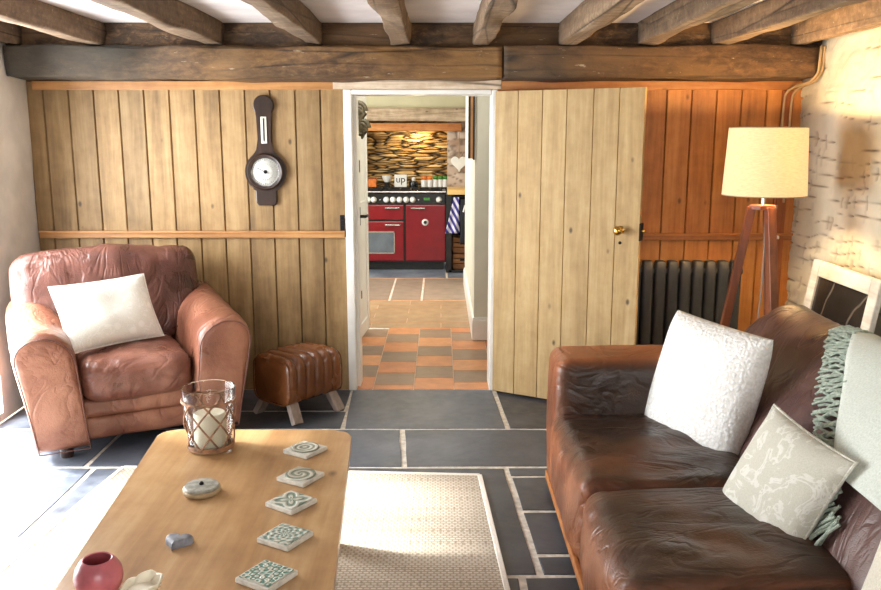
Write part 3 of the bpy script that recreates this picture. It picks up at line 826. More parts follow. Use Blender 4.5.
for u in (362, 369, 374.5, 387, 393.4, 400, 406.6, 413, 439):
    b = MB(); b.M = Matrix.Translation((rx(u), -.01, rz_(199.5))) @ Matrix.Rotation(PI/2, 4, 'X')
    b.lathe([(0,0),(.036,0),(.034,.012),(.022,.036),(.018,.040),(0,.040)], 16); b.build('control_knob', 'jar_w', r, True)
for u in (381, 419):
    b = MB(); b.M = Matrix.Translation((rx(u), -.01, rz_(199.5))) @ Matrix.Rotation(PI/2, 4, 'X'); b.lathe([(0,0),(.008,0),(.008,.004),(0,.004)], 10); b.build('indicator_lamp', 'chrome', r)
b = MB(); b.box(rx(424), rx(430), -.013, -.009, .845, .875); b.build('clock_display', 'jar_g', r)

b = MB(); b.box(-1.095, .08, 10.772, 11.03, .86, .965, 0, 0, .006); o = b.build('stone_ledge', 'black'); tag(o, 'black ledge behind the hob holding jars and a sign', 'ledge')
LY = 10.86
def kx(u): return (u-440.5)/850*(LY*.983+.1)
def jar(u, w, h, m1, m2, label, cat, group=None, name='spice_jar'):
    t = thing(name, label, cat, (kx(u), LY, .966), 0, group)
    b = MB(); b.lathe([(0,0),(w/2,0),(w/2,h*.62),(w/2*.9,h*.7),(0,h*.7)], 16); b.build('jar_body', m1, t, True)
    b = MB(); b.lathe([(0,h*.7),(w/2*.95,h*.7),(w/2*.95,h),(0,h)], 16); b.build('lid', m2, t)
jar(424, .075, .13, 'jar_w', 'jar_o', 'orange-lidded jar on the range ledge, left one beside the green jars', 'jar', 'spice jars behind the hob')
jar(430, .07, .13, 'jar_w', 'jar_o', 'orange-lidded jar on the range ledge, touching the green-lidded jars', 'jar', 'spice jars behind the hob')
jar(435.5, .065, .135, 'jar_w', 'jar_g', 'green-lidded jar on the range ledge, nearest the orange ones', 'jar', 'spice jars behind the hob')
jar(440.6, .065, .135, 'jar_w', 'jar_g', 'middle green-lidded jar on the range ledge', 'jar', 'spice jars behind the hob')
jar(445.2, .06, .135, 'jar_w', 'jar_g', 'green-lidded jar at the right end of the range ledge', 'jar', 'spice jars behind the hob')
b = MB(); b.box(-.05, .05, -.05, .05, 0, .10, 0, 0, .006); b.box(-.048, .048, -.048, .048, .10, .115, 0, 1)
tag(b.build('tea_caddy', ['jar_o', 'copper'], loc=(kx(372.5), LY, .966)), 'small orange box at the left end of the range ledge', 'box')
t = thing('white_pot', 'white flared pot on a dark stand left of the white sign', 'pot', (kx(387), LY, .966))
b = MB(); b.lathe([(0,0),(.045,0),(.035,.02),(.02,.05),(.02,.06),(0,.06)], 20); b.build('stand', 'iron', t, True)
b = MB(); b.lathe([(0,.06),(.03,.06),(.055,.10),(.065,.14),(.058,.14),(.045,.10),(0,.08)], 20); b.build('bowl', 'jar_w', t, True)
t = thing('salt_pot', 'small black pot with a white knob right of the white sign', 'pot', (kx(413.5), LY, .966))
b = MB(); b.lathe([(0,0),(.055,0),(.06,.04),(.05,.07),(0,.075)], 20); b.build('pot_body', 'black', t, True)
b = MB(); b.lathe([(0,.074),(.02,.076),(.028,.10),(.018,.118),(0,.12)], 16); b.build('knob', 'jar_w', t, True)
t = thing('letter_sign', 'square white sign with dark lettering on the range ledge', 'sign', (kx(400.8), LY-.05, .967))
b = MB(); b.box(-.078, .078, -.012, .012, 0, .155, 0, 0, .004); b.build('sign_board', 'jar_w', t)
cu = bpy.data.curves.new('lettering', 'FONT'); cu.body = 'up'; cu.size = .12; cu.align_x = 'CENTER'; cu.extrude = .001
tmp = bpy.data.objects.new('lettering', cu); COL.objects.link(tmp); bpy.context.view_layer.update()
lm = bpy.data.meshes.new_from_object(tmp.evaluated_get(bpy.context.evaluated_depsgraph_get())); bpy.data.objects.remove(tmp); bpy.data.curves.remove(cu)
lm.materials.clear(); lm.materials.append(MT['black'])
to = bpy.data.objects.new('lettering', lm); COL.objects.link(to); to.parent = t
to.location = (0, -.0135, .058); to.rotation_euler = (PI/2, 0, 0)

# counter beside the range
c = thing('kitchen_counter', 'beech-topped dark counter unit right of the red range', 'counter', (.4, 10.0, 0))
b = MB(); b.box(-.318, .8, -.03, .575, .925, .985, .5, 0, .006); b.build('worktop', 'worktop', c)
b = MB(); b.box(-.336, -.27, 0, .56, .0, .925); b.box(.3, .8, 0, .56, 0, .925); b.box(-.3, .8, .52, .56, 0, .925); b.box(-.3, .8, 0, .56, .0, .03); b.build('cabinet', 'black', c)
b = MB(); b.tube([(-.26, -.03, .9), (.3, -.03, .9)], .008, 8); b.build('towel_rail', 'iron', c, True)
b = MB()
def tow(u, v):
    x = lerp(-.03-.05*v, .03+.06*v, u) - .05*v; z = .0-.42*v
    return (x, -.02-.015*math.sin(u*9+v*2)*v-.004, z)
b.grid(tow, 16, 16); o = b.build('tea_towel', 'towel', loc=(.185, 9.945, .9)); 
md = o.modifiers.new('thick', 'SOLIDIFY'); md.thickness = .006
tag(o, 'blue and white striped tea towel hanging by the range', 'towel')
t = thing('apron', 'dark apron with a pale band hanging right of the striped towel', 'apron', (.285, 9.93, .9))
b = MB(); b.soft((.11, .04, .52), (0, 0, -.28), .018, 10, (0,.01,0), .01, 9, 3); b.build('apron_body', 'bag', t)
b = MB(); b.tube([(.035, -.03, -.06), (.0, -.036, -.10), (-.02, -.038, -.17)], .011, 8); b.build('apron_tie', 'jar_w', t, True)
for k, (z, lb) in enumerate(((.04, 'wooden crate at the bottom of the open counter'), (.235, 'wooden crate on top of another in the open counter'))):
    t = thing('storage_crate', lb, 'crate', (.27, 10.08, z-.008), 0, 'crates under the counter')
    b = MB()
    for i in range(3): b.box(-.13, .13, 0, .012, .01+i*.06, .06+i*.06, random.random(), 0, .002); b.box(-.13, .13, .28, .292, .01+i*.06, .06+i*.06)
    for x in (-.13, .118): b.box(x, x+.012, .0, .29, .0, .18)
    b.box(-.13, .13, 0, .29, .0, .012); b.build('slats', 'crate', t)
    b = MB(); b.box(-.035, .035, -.003, .001, .10, .13); b.build('hand_slot', 'black', t)
# heart on the pier
t = thing('hanging_heart', 'white heart hanging on a string from the mantel', 'ornament', (.225, 10.43, 1.28))
b = MB()
def heart(k=40, s=1.0):
    P = []
    for i in range(k):
        q = 2*PI*i/k; P.append((s*16*math.sin(q)**3/16, s*(13*math.cos(q)-5*math.cos(2*q)-2*math.cos(3*q)-math.cos(4*q))/16))
    return P
b.M = Matrix.Rotation(PI/2, 4, 'X'); b.prism(heart(40, .1), -.012, .012, 0, 0, .006); b.build('heart_plaque', 'jar_w', t)
b = MB(); b.tube([(0, 0, .06), (.0, .0, .36)], .004, 6); b.build('string', 'cable', t)
# strap on the passage wall end
t = thing('hanging_strap', 'long dark strap with a tan stripe hanging on the passage wall corner', 'strap', (.216, 6.585, 1.43))
b = MB(); b.box(-.006, .012, -.012, .0, 0, .62, 0, 0, .003); b.box(.03, .046, -.012, 0, -.01, .62, 0, 0, .003); b.build('strap_edge', 'darkleather', t)
b = MB(); b.box(.012, .03, -.009, -.001, .0, .62); b.build('strap_centre', 'tan', t)

# ------------------------------------------------------------------ barometer
t = thing('barometer', 'dark wooden banjo barometer hung on the board wall', 'barometer', (-1.068, YW+.006, 1.18))
def outline():
    R = []
    def arc(cx, cz, r, a0, a1, n):
        for i in range(n+1):
            a = rad(lerp(a0, a1, i/n)); R.append((cx+r*math.cos(a), cz+r*math.sin(a)))
    R.append((-.064, .02)); R.append((-.05, 0)); R.append((.05, 0)); R.append((.064, .02)); R.append((.064, .095))
    arc(0, .205, .125, -62, 62, 14)
    R.append((.046, .335)); R.append((.04, .40)); R.append((.039, .535))
    arc(0, .60, .063, -48, 228, 18)
    R.append((-.039, .535)); R.append((-.04, .40)); R.append((-.046, .335))
    arc(0, .205, .125, 118, 242, 14)
    R.append((-.064, .095)); return R
b = MB(); b.M = Matrix.Rotation(PI/2, 4, 'X'); b.prism(outline(), 0, .03, 0, 0, .006); b.build('backboard', 'dkwood', t)
b = MB(); b.M = Matrix.Translation((0, -.028, .205)) @ Matrix.Rotation(PI/2, 4, 'X')
b.lathe([(.085,0),(.108,0),(.112,.014),(.104,.024),(.09,.02),(.085,.006)], 40, closed=True); b.build('bezel', 'dkwood', t, True)
b = MB(); b.M = Matrix.Translation((0, -.030, .205)) @ Matrix.Rotation(PI/2, 4, 'X'); b.lathe([(.083,.004),(.089,.004),(.089,.012),(.083,.008)], 40, closed=True); b.build('metal_rim', 'chrome', t, True)
b = MB(); b.M = Matrix.Translation((0, -.03, .205)) @ Matrix.Rotation(PI/2, 4, 'X'); b.lathe([(0,.004),(.09,.004),(.09,0),(0,0)], 36)
dialo = b.build('dial', 'dial', t)
b = MB()
for k in range(36):
    a = 2*PI*k/36; r0, r1 = (.066, .08) if k % 3 == 0 else (.072, .08)
    b.bar((r0*math.cos(a), -.0350, .205+r0*math.sin(a)), (r1*math.cos(a), -.0350, .205+r1*math.sin(a)), .0025, .0015)
for k in range(24):
    a = 2*PI*k/24; b.bar((.045*math.cos(a), -.0350, .205+.045*math.sin(a)), (.052*math.cos(a), -.0350, .205+.052*math.sin(a)), .003, .0015)
b.build('dial_marks', 'iron', dialo)
b = MB(); b.bar((.02, -.037, .195), (-.055, -.037, .23), .006, .002); b.M = Matrix.Translation((0, -.035, .205)) @ Matrix.Rotation(PI/2, 4, 'X'); b.lathe([(0,0),(.012,0),(.01,.006),(0,.006)], 14)
b.build('pointer', 'iron', dialo)
b = MB(); b.box(-.018, .018, -.036, -.028, .375, .535, 0, 0, .002); tp = b.build('thermometer_plate', 'dial', t)
b = MB(); b.tube([(0, -.039, .39), (0, -.039, .525)], .003, 6); b.build('thermometer_tube', 'iron', tp)

t = thing('latch_keep', 'small black iron latch plate on the boards beside the white door frame', 'latch', (DX0-.022, YW+.004, 1.07))
b = MB(); b.box(-.014, .014, -.016, 0, -.05, .05, 0, 0, .002); b.build('plate', 'iron', t)
b = MB(); b.box(-.008, .012, -.028, -.015, -.012, .02, 0, 0, .002); b.build('catch', 'iron', t)

# ------------------------------------------------------------------ radiator
t = thing('radiator', 'graphite grey column radiator under the orange dado rail', 'radiator', (1.51, 5.13, 0))
for k in range(9):
    x = -.325+.0765*k
    b = MB()
    b.soft((.069, .07, .76), (x, 0, .475), .018, 8, (0,.004,0))
    b.build('radiator_section', 'radiator', t)
b = MB()
b.tube([(-.36, .0, .16), (.33, .0, .16)], .022, 10); b.build('lower_pipe', 'radiator', t, True)
b = MB(); b.tube([(-.36, .0, .79), (.33, .0, .79)], .022, 10); b.build('upper_pipe', 'radiator', t, True)
for x in (-.25, .21):
    b = MB(); b.box(x-.02, x+.02, -.03, .03, .0, .12); b.build('foot', 'radiator', t)
b = MB(); b.tube([(.33, 0, .16), (.38, 0, .16), (.38, 0, .0)], .012, 8); b.lathe([(0,.17),(.02,.17),(.022,.25),(0,.255)], 12, (.38,0,0)); b.build('valve', 'chrome', t, True)

# corner pipe, strip and cables
b = MB(); b.box(2.055, 2.12, YW-.035, YW-.001, 0, 1.87, .4, 0, .006)
struct(b.build('trim_8', 'stripwood'), 'upright wooden corner strip between boards and stone wall')
t = thing('copper_pipe', 'thin copper pipe running up the corner behind the lamp', 'pipe', (2.035, YW-.075, .0))
b = MB(); b.tube([(0,0,0), (0,0,1.25)], .013, 10); b.build('pipe_run', 'copper', t, True)
b = MB(); b.box(-.02, .035, -.016, .02, .98, 1.0, 0, 0, .003); b.build('pipe_clip', 'whitepaint', t)
for k, (dx, lb) in enumerate(((0, 'pale cable clipped round the beam end, inner of the pair'), (.045, 'pale cable clipped round the beam end, outer one against the stone'))):
    b = MB(); P = [(2.155+dx*.4, 4.985, 2.10), (2.15+dx*.5, 4.98, 2.0), (2.15+dx*.4, 4.985, 1.95), (2.12+dx*.5, 5.02, 1.905), (2.08+dx, 5.15, 1.885), (2.055+dx, 5.20, 1.85), (2.05+dx, 5.205, 1.76), (2.05+dx, 5.205, 1.2)]
    Q = []
    for i in range(len(P)-1):
        for q in range(6): Q.append(Vector(P[i]).lerp(Vector(P[i+1]), q/6))
    Q.append(Vector(P[-1]))
    for _ in range(4): Q = [Q[0]] + [(Q[i-1]+Q[i]*2+Q[i+1])/4 for i in range(1, len(Q)-1)] + [Q[-1]]
    b.tube(Q, .008, 8); tag(b.build('electric_cable', 'cable', None, True), lb, 'cable', 'cables at the beam end')

# ------------------------------------------------------------------ floor lamp
LX, LYY = 1.685, 4.45
t = thing('floor_lamp', 'wooden tripod floor lamp with glowing cream drum shade', 'lamp', (LX, LYY, 0))
b = MB(); b.lathe([(.210,1.298),(.193,1.642),(.190,1.642),(.207,1.298)], 56, closed=True); sh = b.build('lamp_shade', 'shade', t, True)
b = MB()
b = MB(); b.tube([(.2085*math.cos(2*PI*k/48), .2085*math.sin(2*PI*k/48), 1.298) for k in range(48)], .003, 6, closed=True); b.build('lower_rim', 'cable', sh, True)
b = MB()
for z, r_ in ((1.642, .1915),): b.tube([(r_*math.cos(2*PI*k/48), r_*math.sin(2*PI*k/48), z) for k in range(48)], .003, 6, closed=True)
for k in range(3):
    a = 2*PI*k/3; b.bar((0, 0, 1.60), (.190*math.cos(a), .190*math.sin(a), 1.640), .004, .004)
b.build('shade_rim', 'cable', sh, True)
b = MB(); b.tube([(0,0,1.245), (0,0,1.36)], .010, 10); b.build('stem', 'chrome', t, True)
b = MB(); b.tube([(0,0,1.36), (0,0,1.48)], .018, 12); b.lathe([(0,1.48),(.016,1.485),(.03,1.525),(.022,1.545),(0,1.55)], 16); b.build('bulb', 'bulb', t, True)
b = MB(); b.lathe([(0,1.225),(.075,1.225),(.075,1.245),(0,1.245)], 6, smooth=False); b.build('top_plate', 'lampwood', t)
for a in (172, 285, 40):
    c_, s_ = math.cos(rad(a)), math.sin(rad(a))
    b = MB(); b.bar((c_*.058, s_*.058, 1.235), (c_*.25, s_*.25, .0), .040, .048, 0, 0, .003, up=(-s_, c_, 0)); b.build('leg', 'lampwood', t)
b = MB(); Q = [(.0+.012*math.sin(z*5), -.03, 1.22-z) for z in frange(0, 1.2, 20)]; Q.append((.05, .1, .01)); b.tube(Q, .004, 6); b.build('flex', 'greycable', t, True)

# ------------------------------------------------------------------ framed picture leaning on the stone wall
FW, FH = .74, .93
lean = math.atan2(.14, .92)
t = thing('picture_frame', 'wide white distressed frame around a dark picture, leaning on the stone wall', 'picture', (1.955, 4.355, .004), 0)
t.rotation_euler = (Matrix.Rotation(-PI/2, 3, 'Z') @ Matrix.Rotation(-lean, 3, 'X')).to_euler()
b = MB(); w = .085
b.box(-FW/2, -FW/2+w, 0, .03, 0, FH, .2, 0, .005); b.box(FW/2-w, FW/2, 0, .03, 0, FH, .6, 0, .005)
b.box(-FW/2+w, FW/2-w, 0, .03, FH-w, FH, .4, 0, .005); b.box(-FW/2+w, FW/2-w, 0, .03, 0, w, .8, 0, .005); b.build('frame_border', 'framewhite', t)
b = MB(); b.box(-FW/2+w, FW/2-w, .012, .026, w, FH-w); b.build('picture_print', 'photo', t)

# ------------------------------------------------------------------ rug and table
b = MB()
RP = [(-1.55,3.93),(.187,3.83),(.315,1.2),(-1.78,1.2)]
b.prism(RP[::-1], .001, .011, 0, 0, .003)
rug = tag(thing('rug', 'x', 'rug', (0,0,0)), 'cream flatweave rug with rows of dashes under the coffee table', 'rug')
b.build('rug_field', 'rug', rug)
b = MB()
for i in range(4): b.bar(RP[i]+(.008,), RP[(i+1)%4]+(.008,), .022, .012, 0, 0, .003)
b.build('rug_binding', 'rugedge', rug)

t = thing('coffee_table', 'low waxed pine coffee table on the cream rug', 'table', (-.70, 2.45, 0))
def rounded(poly, r, n=6):
    out = []
    for i in range(len(poly)):
        p0, p1, p2 = Vector(poly[i-1]), Vector(poly[i]), Vector(poly[(i+1)%len(poly)])
        a = p1+(p0-p1).normalized()*r; c_ = p1+(p2-p1).normalized()*r
        for k in range(n+1):
            q = k/n; out.append(tuple(a.lerp(p1, q).lerp(p1.lerp(c_, q), q)))
    return out
TP = [(-.965+.70,3.232-2.45),(0,0),(0,0),(0,0)]
TP = [(-1.112,3.235),(-.945,1.5),(-.245,1.5),(-.352,3.225)]
TP = [(x+.70, y-2.45) for x, y in TP]
b = MB(); b.prism(rounded(TP, .07), .412, .45, .5, 0, .010); b.build('tabletop', 'pine', t)
b = MB()
ins = [(-.30,.66),(-.16,-.80),(.30,-.80),(.235,.66)]
for i in range(4): 
    if i: pass
    b.bar(ins[i]+(.37,), ins[(i+1)%4]+(.37,), .025, .085, .5, 0, .003, up=(0,0,1))
b.build('apron', 'pine', t)
for p in ins:
    b = MB(); x, y = p; b.box(x-.035, x+.035, y-.035, y+.035, .012, .412, .5, 0, .006); b.build('leg', 'pine', t)

# candle jar
t = thing('hurricane_jar', 'glass jar wrapped in brown wicker lattice at the far end of the table', 'candle holder', (-.86, 3.03, .4505))
b = MB(); b.lathe([(0,0),(.070,0),(.076,.006),(.098,.236),(.094,.236),(.072,.013),(0,.013)], 40); b.build('glass_jar', 'glass', t, True)
def jr(z): return .079+.0957*z
b = MB()
for s_ in (-1, 1):
    for k in range(7):
        Q = []
        for i in range(15):
            q = i/14; z = .012+.175*q; a = 2*PI*k/7 + s_*q*1.5; r_ = jr(z)+.003*s_
            Q.append((r_*math.cos(a), r_*math.sin(a), z))
        b.tube(Q, .0034, 6)
for z in (.010, .018): b.tube([(jr(z)*math.cos(2*PI*k/36), jr(z)*math.sin(2*PI*k/36), z) for k in range(36)], .006, 6, closed=True)
b.tube([(jr(.19)*math.cos(2*PI*k/36), jr(.19)*math.sin(2*PI*k/36), .19+.003*math.sin(k*2.1)) for k in range(36)], .005, 6, closed=True)
b.build('wicker_lattice', 'wicker', t, True)
t = thing('pillar_candle', 'ivory pillar candle standing inside the wicker-wrapped jar', 'candle', (-.86, 3.03, .4655))
b = MB(); b.lathe([(0,0),(.056,0),(.058,.004),(.058,.122),(.054,.128),(.03,.122),(0,.12)], 32); b.build('wax_body', 'wax', t, True)
b = MB(); b.tube([(0,0,.119), (.002,0,.132)], .002, 6); b.build('wick', 'iron', t)

# coasters
CO = [(-.501,2.989,'square stone coaster carved with a round ring, nearest the jar end of the table', 57), (-.477,2.736,'pale stone coaster carved with a spiral, second from the far end', 60),
      (-.473,2.528,'stone coaster with a four-petal carving, middle of the row', 55), (-.45,2.293,'greenish stone coaster with a starred rosette, second from the near end', 60), (-.458,2.068,'green carved stone coaster at the near end of the row', 59)]
for i, (x, y, lb, a) in enumerate(CO):
    t = thing('coaster', lb, 'coaster', (x, y, .4505), rad(a), 'carved stone coasters on the table')
    b = MB(); h = .058; b.box(-h, h, -h, h, 0, .015, 0, 0, .003); b.build('stone_base', 'slate_trim', t)
    b = MB()
    if i < 2: b.lathe([(0,.0148),(.053,.0148),(.051,.0195),(.046,.0185),(0,.0185)], 40)
    else: b.box(-.051, .051, -.051, .051, .0148, .0185, 0, 0, .002)
    b.build('carved_face', m_coaster(i), t)

t = thing('trinket_box', 'round flat lidded trinket box in the middle of the table', 'box', (-.782, 2.62, .4505))
b = MB(); b.lathe([(0,0),(.052,0),(.06,.006),(.061,.016),(.055,.019),(0,.019)], 36); b.build('box_base', 'boxrim', t, True)
b = MB(); b.lathe([(0,.0188),(.056,.0188),(.058,.022),(.054,.028),(.03,.030),(0,.030)], 36); l_ = b.build('lid', 'boxtop', t, True)
b = MB(); b.lathe([(0,.029),(.007,.029),(.008,.034),(.004,.039),(0,.04)], 12); b.build('lid_knob', 'iron', l_, True)
b = MB()
b.M = Matrix.Rotation(rad(-8), 4, 'Z'); H_ = heart(48, .041)
b.grid(lambda u, v: tuple([x*math.sin(v*PI/2)**.8 for x in H_[int(round(u*48)) % 48]] + [.004+.018*(1-v**4)]), 48, 10)
b.prism(H_, 0, .005)
tag(b.build('heart_stone', 'stonegrey', None, True, 0, (-.752, 2.265, .4505)), 'grey polished stone heart lying on the table', 'stone')

t = thing('tealight_holder', 'rose pink glazed egg-shaped tealight holder at the table corner', 'candle holder', (-.868, 1.99, .4505))
t.rotation_euler = (rad(0), rad(0), 0)
b = MB(); pr = [(0,0),(.03,0),(.044,.008),(.056,.03),(.060,.052),(.056,.074),(.045,.092),(.036,.100),(.033,.098),(.042,.088),(.052,.072),(.055,.052)]
b.lathe(pr, 36); b.build('holder_body', 'pink', t, True)
b = MB(); b.lathe([(.055,.052),(.05,.035),(.03,.02),(0,.018)], 36); b.build('holder_inside', 'pinkin', t, True)
t = thing('flower_candle', 'cream petal-shaped candle beside the pink tealight holder', 'candle', (-.752, 1.965, .4505), rad(20))
b = MB(); b.lathe([(0,0),(.028,0),(.04,.012),(.034,.03),(0,.036)], 24); b.build('candle_core', 'wax', t, True)
for k in range(6):
    a = 2*PI*k/6
    b = MB()
    def pet(u, v, a=a):
        w = .034*math.sin(PI*min(1, v*.85+.12))*(u-.5)*2; rr = .018+.036*math.sin(v*1.6); z = .008+.052*v*(.75+.25*math.cos(a))
        x = rr - .25*abs(w)
        return (x*math.cos(a)-w*math.sin(a), x*math.sin(a)+w*math.cos(a), z+abs(w)*.25)
    b.grid(pet, 8, 8); o = b.build('petal', 'wax', t); md = o.modifiers.new('thick', 'SOLIDIFY'); md.thickness = .005

# ------------------------------------------------------------------ armchair
A_ = thing('armchair', 'big worn chestnut leather armchair in the left corner', 'armchair', (-1.735, 4.575, 0), rad(28))
W = .99
b = MB(); b.soft((.60, .76, .13), (0, .03, .125), .03, 12, (0,.01,0), .004, 5, 2); b.build('base', 'leather_c', A_)
b = MB(); b.soft((.60, .76, .10), (0, .022, .232), .025, 12, (0,.012,0), .004, 5, 6); b.build('front_rail', 'leather_c', A_)
b = MB(); b.soft((.55, .70, .21), (0, -.06, .375), .065, 28, (0,.03,.035), .018, 5, 5, (1.6,.7,1)); b.build('seat_cushion', 'leather_cs', A_)
def arm(sg):
    b = MB()
    hw, zt = .14, .655
    prof = [(-hw+.01,.06),(hw-.02,.06)]
    prof += [(hw-.012,.25),(hw,.45)]
    for i in range(13):
        a = PI*i/12; prof.append((hw*1.02*math.cos(a), zt-.12+.125*math.sin(a)))
    prof += [(-hw,.45),(-hw+.008,.25)]
    ts = [-.45,-.447,-.44,-.425,-.40,-.36] + frange(-.3, .36, 18) + [.38,.40,.42]
    b.sweep([(x, z) for x, z in prof], ts, 'y', .05, .005, 6, 3+sg)
    for v_ in b.bm.verts:
        v_.co.z += max(0, v_.co.z-.4)*.32*(v_.co.y+.45)/.9
        v_.co.x += sg*(.375 + .13*max(0, v_.co.z-.06))
    o = b.build('arm', 'leather_c', A_)
    b = MB()   # piped front panel
    pts = [(x*.93+sg*(.375+.13*(z-.06)), -.449, .06+(z-.06)*.965) for x, z in prof]
    b.tube(pts, .0035, 6, closed=True); b.build('piping', 'leather_cb', o, True)
arm(-1); arm(1)
b = MB()
def backfn(p, e):
    z = p.z
    # wings follow over the arms at the top, narrower at the seat
    k = 1.0 if z > 0 else 1.0 + z*1.15
    p.x *= max(.62, min(1.0, k)); p.y += -.035*(1-e[0]**2)
    p.z += -.02*e[0]**2*(1 if z > 0 else 0)
    return p
b.M = Matrix.Translation((0, .30, .67)) @ Matrix.Rotation(rad(-13), 4, 'X')
b.soft((1.0, .26, .58), (-.045,0,0.01), .09, 30, (0,.03,.015), .018, 4.5, 9, (1.7,1,.6), backfn); b.build('back_cushion', 'leather_cb', A_)
b = MB(); b.M = Matrix.Translation((0, .40, .44)) @ Matrix.Rotation(rad(-8), 4, 'X'); b.soft((.70, .10, .74), (0,0,0), .04, 14, (0,.01,0), .006, 5, 1); b.build('back_frame', 'leather_cb', A_)
for x in (-.40, .40):
    for y in (-.38, .33):
        b = MB(); b.lathe([(0,.0),(.03,.0),(.034,.02),(.032,.075),(0,.075)], 14, (x*.92, y*.92, 0)); b.build('foot', 'dkwood', A_, True)

def put_pillow(name, label, q, w, h, th, mat, seed, wr=.006, pinch=.05, n=22, piping=None, full=2.6):
    t = thing(name, label, 'cushion', q[:3]); t.rotation_euler = q[3:]
    b = MB(); b.pillow(w, h, th, n, wr, seed, 7, pinch, 0, full); b.build('cushion_cover', mat, t)
    if piping:
        b = MB(); P = []
        for (x0, z0, x1, z1) in ((-1,-1,1,-1),(1,-1,1,1),(1,1,-1,1),(-1,1,-1,-1)):
            for k in range(12):
                u, v = lerp(x0, x1, k/12), lerp(z0, z1, k/12)
                P.append((w/2*u*(1-pinch*(1-v*v)), 0, h/2*v*(1-pinch*(1-u*u))))
        b.tube(P, .005, 6, closed=True); b.build('piping', piping, t, True)
    return t
put_pillow('cushion', 'white damask oblong cushion on the armchair', (-1.775, 4.445, .675, -.50, -.02, .80), .52, .37, .14, 'damask', 3, .008, .05, 22, 'damask')

# ------------------------------------------------------------------ footstool
t = thing('footstool', 'small tan leather pommel stool on splayed grey legs by the wall', 'footstool', (-.835, 4.815, 0), rad(50.5))
b = MB()
LH, WH = .205, .16
prof = []
zb, zt = .098, .36
for i in range(24):
    a = 2*PI*i/24; c_, s_ = math.cos(a), math.sin(a); e = .42
    prof.append((WH*math.copysign(abs(c_)**e, c_), (zb+zt)/2 + (zt-zb)/2*math.copysign(abs(s_)**e, s_)))
ts = [-LH, -LH+.003, -LH+.010] + frange(-LH+.02, LH-.02, 56) + [LH-.010, LH-.003, LH]
b.sweep(prof, ts, 'x', .022)
for v_ in b.bm.verts:
    x = v_.co.x; z = v_.co.z; sg = (x+LH)/(2*LH)*6.0
    dd = .042*abs(math.sin(PI*sg))**.5 - .030
    k = max(0, min(1, (z-zb)/.1))
    v_.co.y *= 1+dd*4*k; v_.co.z += dd*.9*max(0, (z-(zb+zt)/2))/.12 + .016*(1-(x/LH)**2)*k
b.build('padded_body', 'leather_f', t)
for sx in (-1, 1):
    b = MB(); P = [(sx*(LH-.004), y*.985, zb+(z-zb)*.985+.002) for y, z in prof]; b.tube(P, .004, 6, closed=True); b.build('end_piping', 'leather_f', t, True)
for sx in (-1, 1):
    for sy in (-1, 1):
        b = MB(); b.bar((sx*.14, sy*.08, .16), (sx*.165, sy*.175, .0), .036, .062, .3, 0, .003, up=(1,0,0)); b.build('leg', 'greywood', t)

# ------------------------------------------------------------------ sofa
SX, SY = 1.05, 2.6
S = thing('sofa', 'long brown leather sofa along the stone wall on the right', 'sofa', (SX, SY, 0))
def L_(x, y, z): return (x-SX, y-SY, z)
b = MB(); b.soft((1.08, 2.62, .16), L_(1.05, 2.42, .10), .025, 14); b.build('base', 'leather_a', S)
SEATS = [(2.716, 3.50), (2.05, 2.722), (1.35, 2.056)]
for i, (y0, y1) in enumerate(SEATS):
    b = MB()
    def seatfn(p, e):
        # front rolls forward over the base
        return p
    b.soft((.67, y1-y0, .33), L_(.81, (y0+y1)/2, .275), .07, 34, (.022, .0, .02), .016, 4.2, 11+i*3, (.9,1.5,1), seatfn)
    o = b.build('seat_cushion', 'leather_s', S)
    b = MB(); P = [L_(.43+.02, y, .20) for y in frange(y0+.05, y1-.05, 10)]
def sofa_arm(y0, y1):
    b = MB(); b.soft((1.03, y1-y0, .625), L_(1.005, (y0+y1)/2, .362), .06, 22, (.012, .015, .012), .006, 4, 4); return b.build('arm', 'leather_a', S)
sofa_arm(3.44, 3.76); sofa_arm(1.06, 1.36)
BP = [(1.06,.30),(1.10,.42),(1.155,.54),(1.235,.66),(1.325,.765),(1.42,.845),(1.51,.878),(1.585,.865),(1.63,.80),(1.645,.66),(1.65,.45),(1.65,.20),(1.4,.16),(1.12,.2)]
def dense(P, k=4):
    out = []
    for i in range(len(P)):
        p0, p1, p2, p3 = P[i-1], P[i], P[(i+1)%len(P)], P[(i+2)%len(P)]
        for j in range(k):
            q = j/k
            out.append(tuple(.5*((2*p1[a])+(-p0[a]+p2[a])*q+(2*p0[a]-5*p1[a]+4*p2[a]-p3[a])*q*q+(-p0[a]+3*p1[a]-3*p2[a]+p3[a])*q**3) for a in (0,1)))
    return out
BPD = dense(BP)
for i, (y0, y1) in enumerate(((2.70, 3.70), (2.0, 2.706), (1.2, 2.006))):
    b = MB(); n = 36
    b.sweep([(x-SX, z) for x, z in BPD], [y-SY for y in [y0, y0+.004, y0+.015, y0+.03] + frange(y0+.05, y1-.05, n) + [y1-.03, y1-.015, y1-.004, y1]], 'y', .11 if i == 0 else .06, .016, 4.0, 7+i, (1,1.4,.7))
    b.build('back_cushion', 'leather_b', S)
b = MB(); b.box(-.562, -.545, -1.45, 1.14, .035, .075, 0, 0, .004); b.build('bottom_strip', 'shelfwood', S)
for x in (.62, 1.5):
    for y in (1.25, 3.6):
        b = MB(); b.lathe([(0,0),(.025,0),(.028,.03),(0,.03)], 14, L_(x, y, 0)); b.build('foot', 'dkwood', S, True)

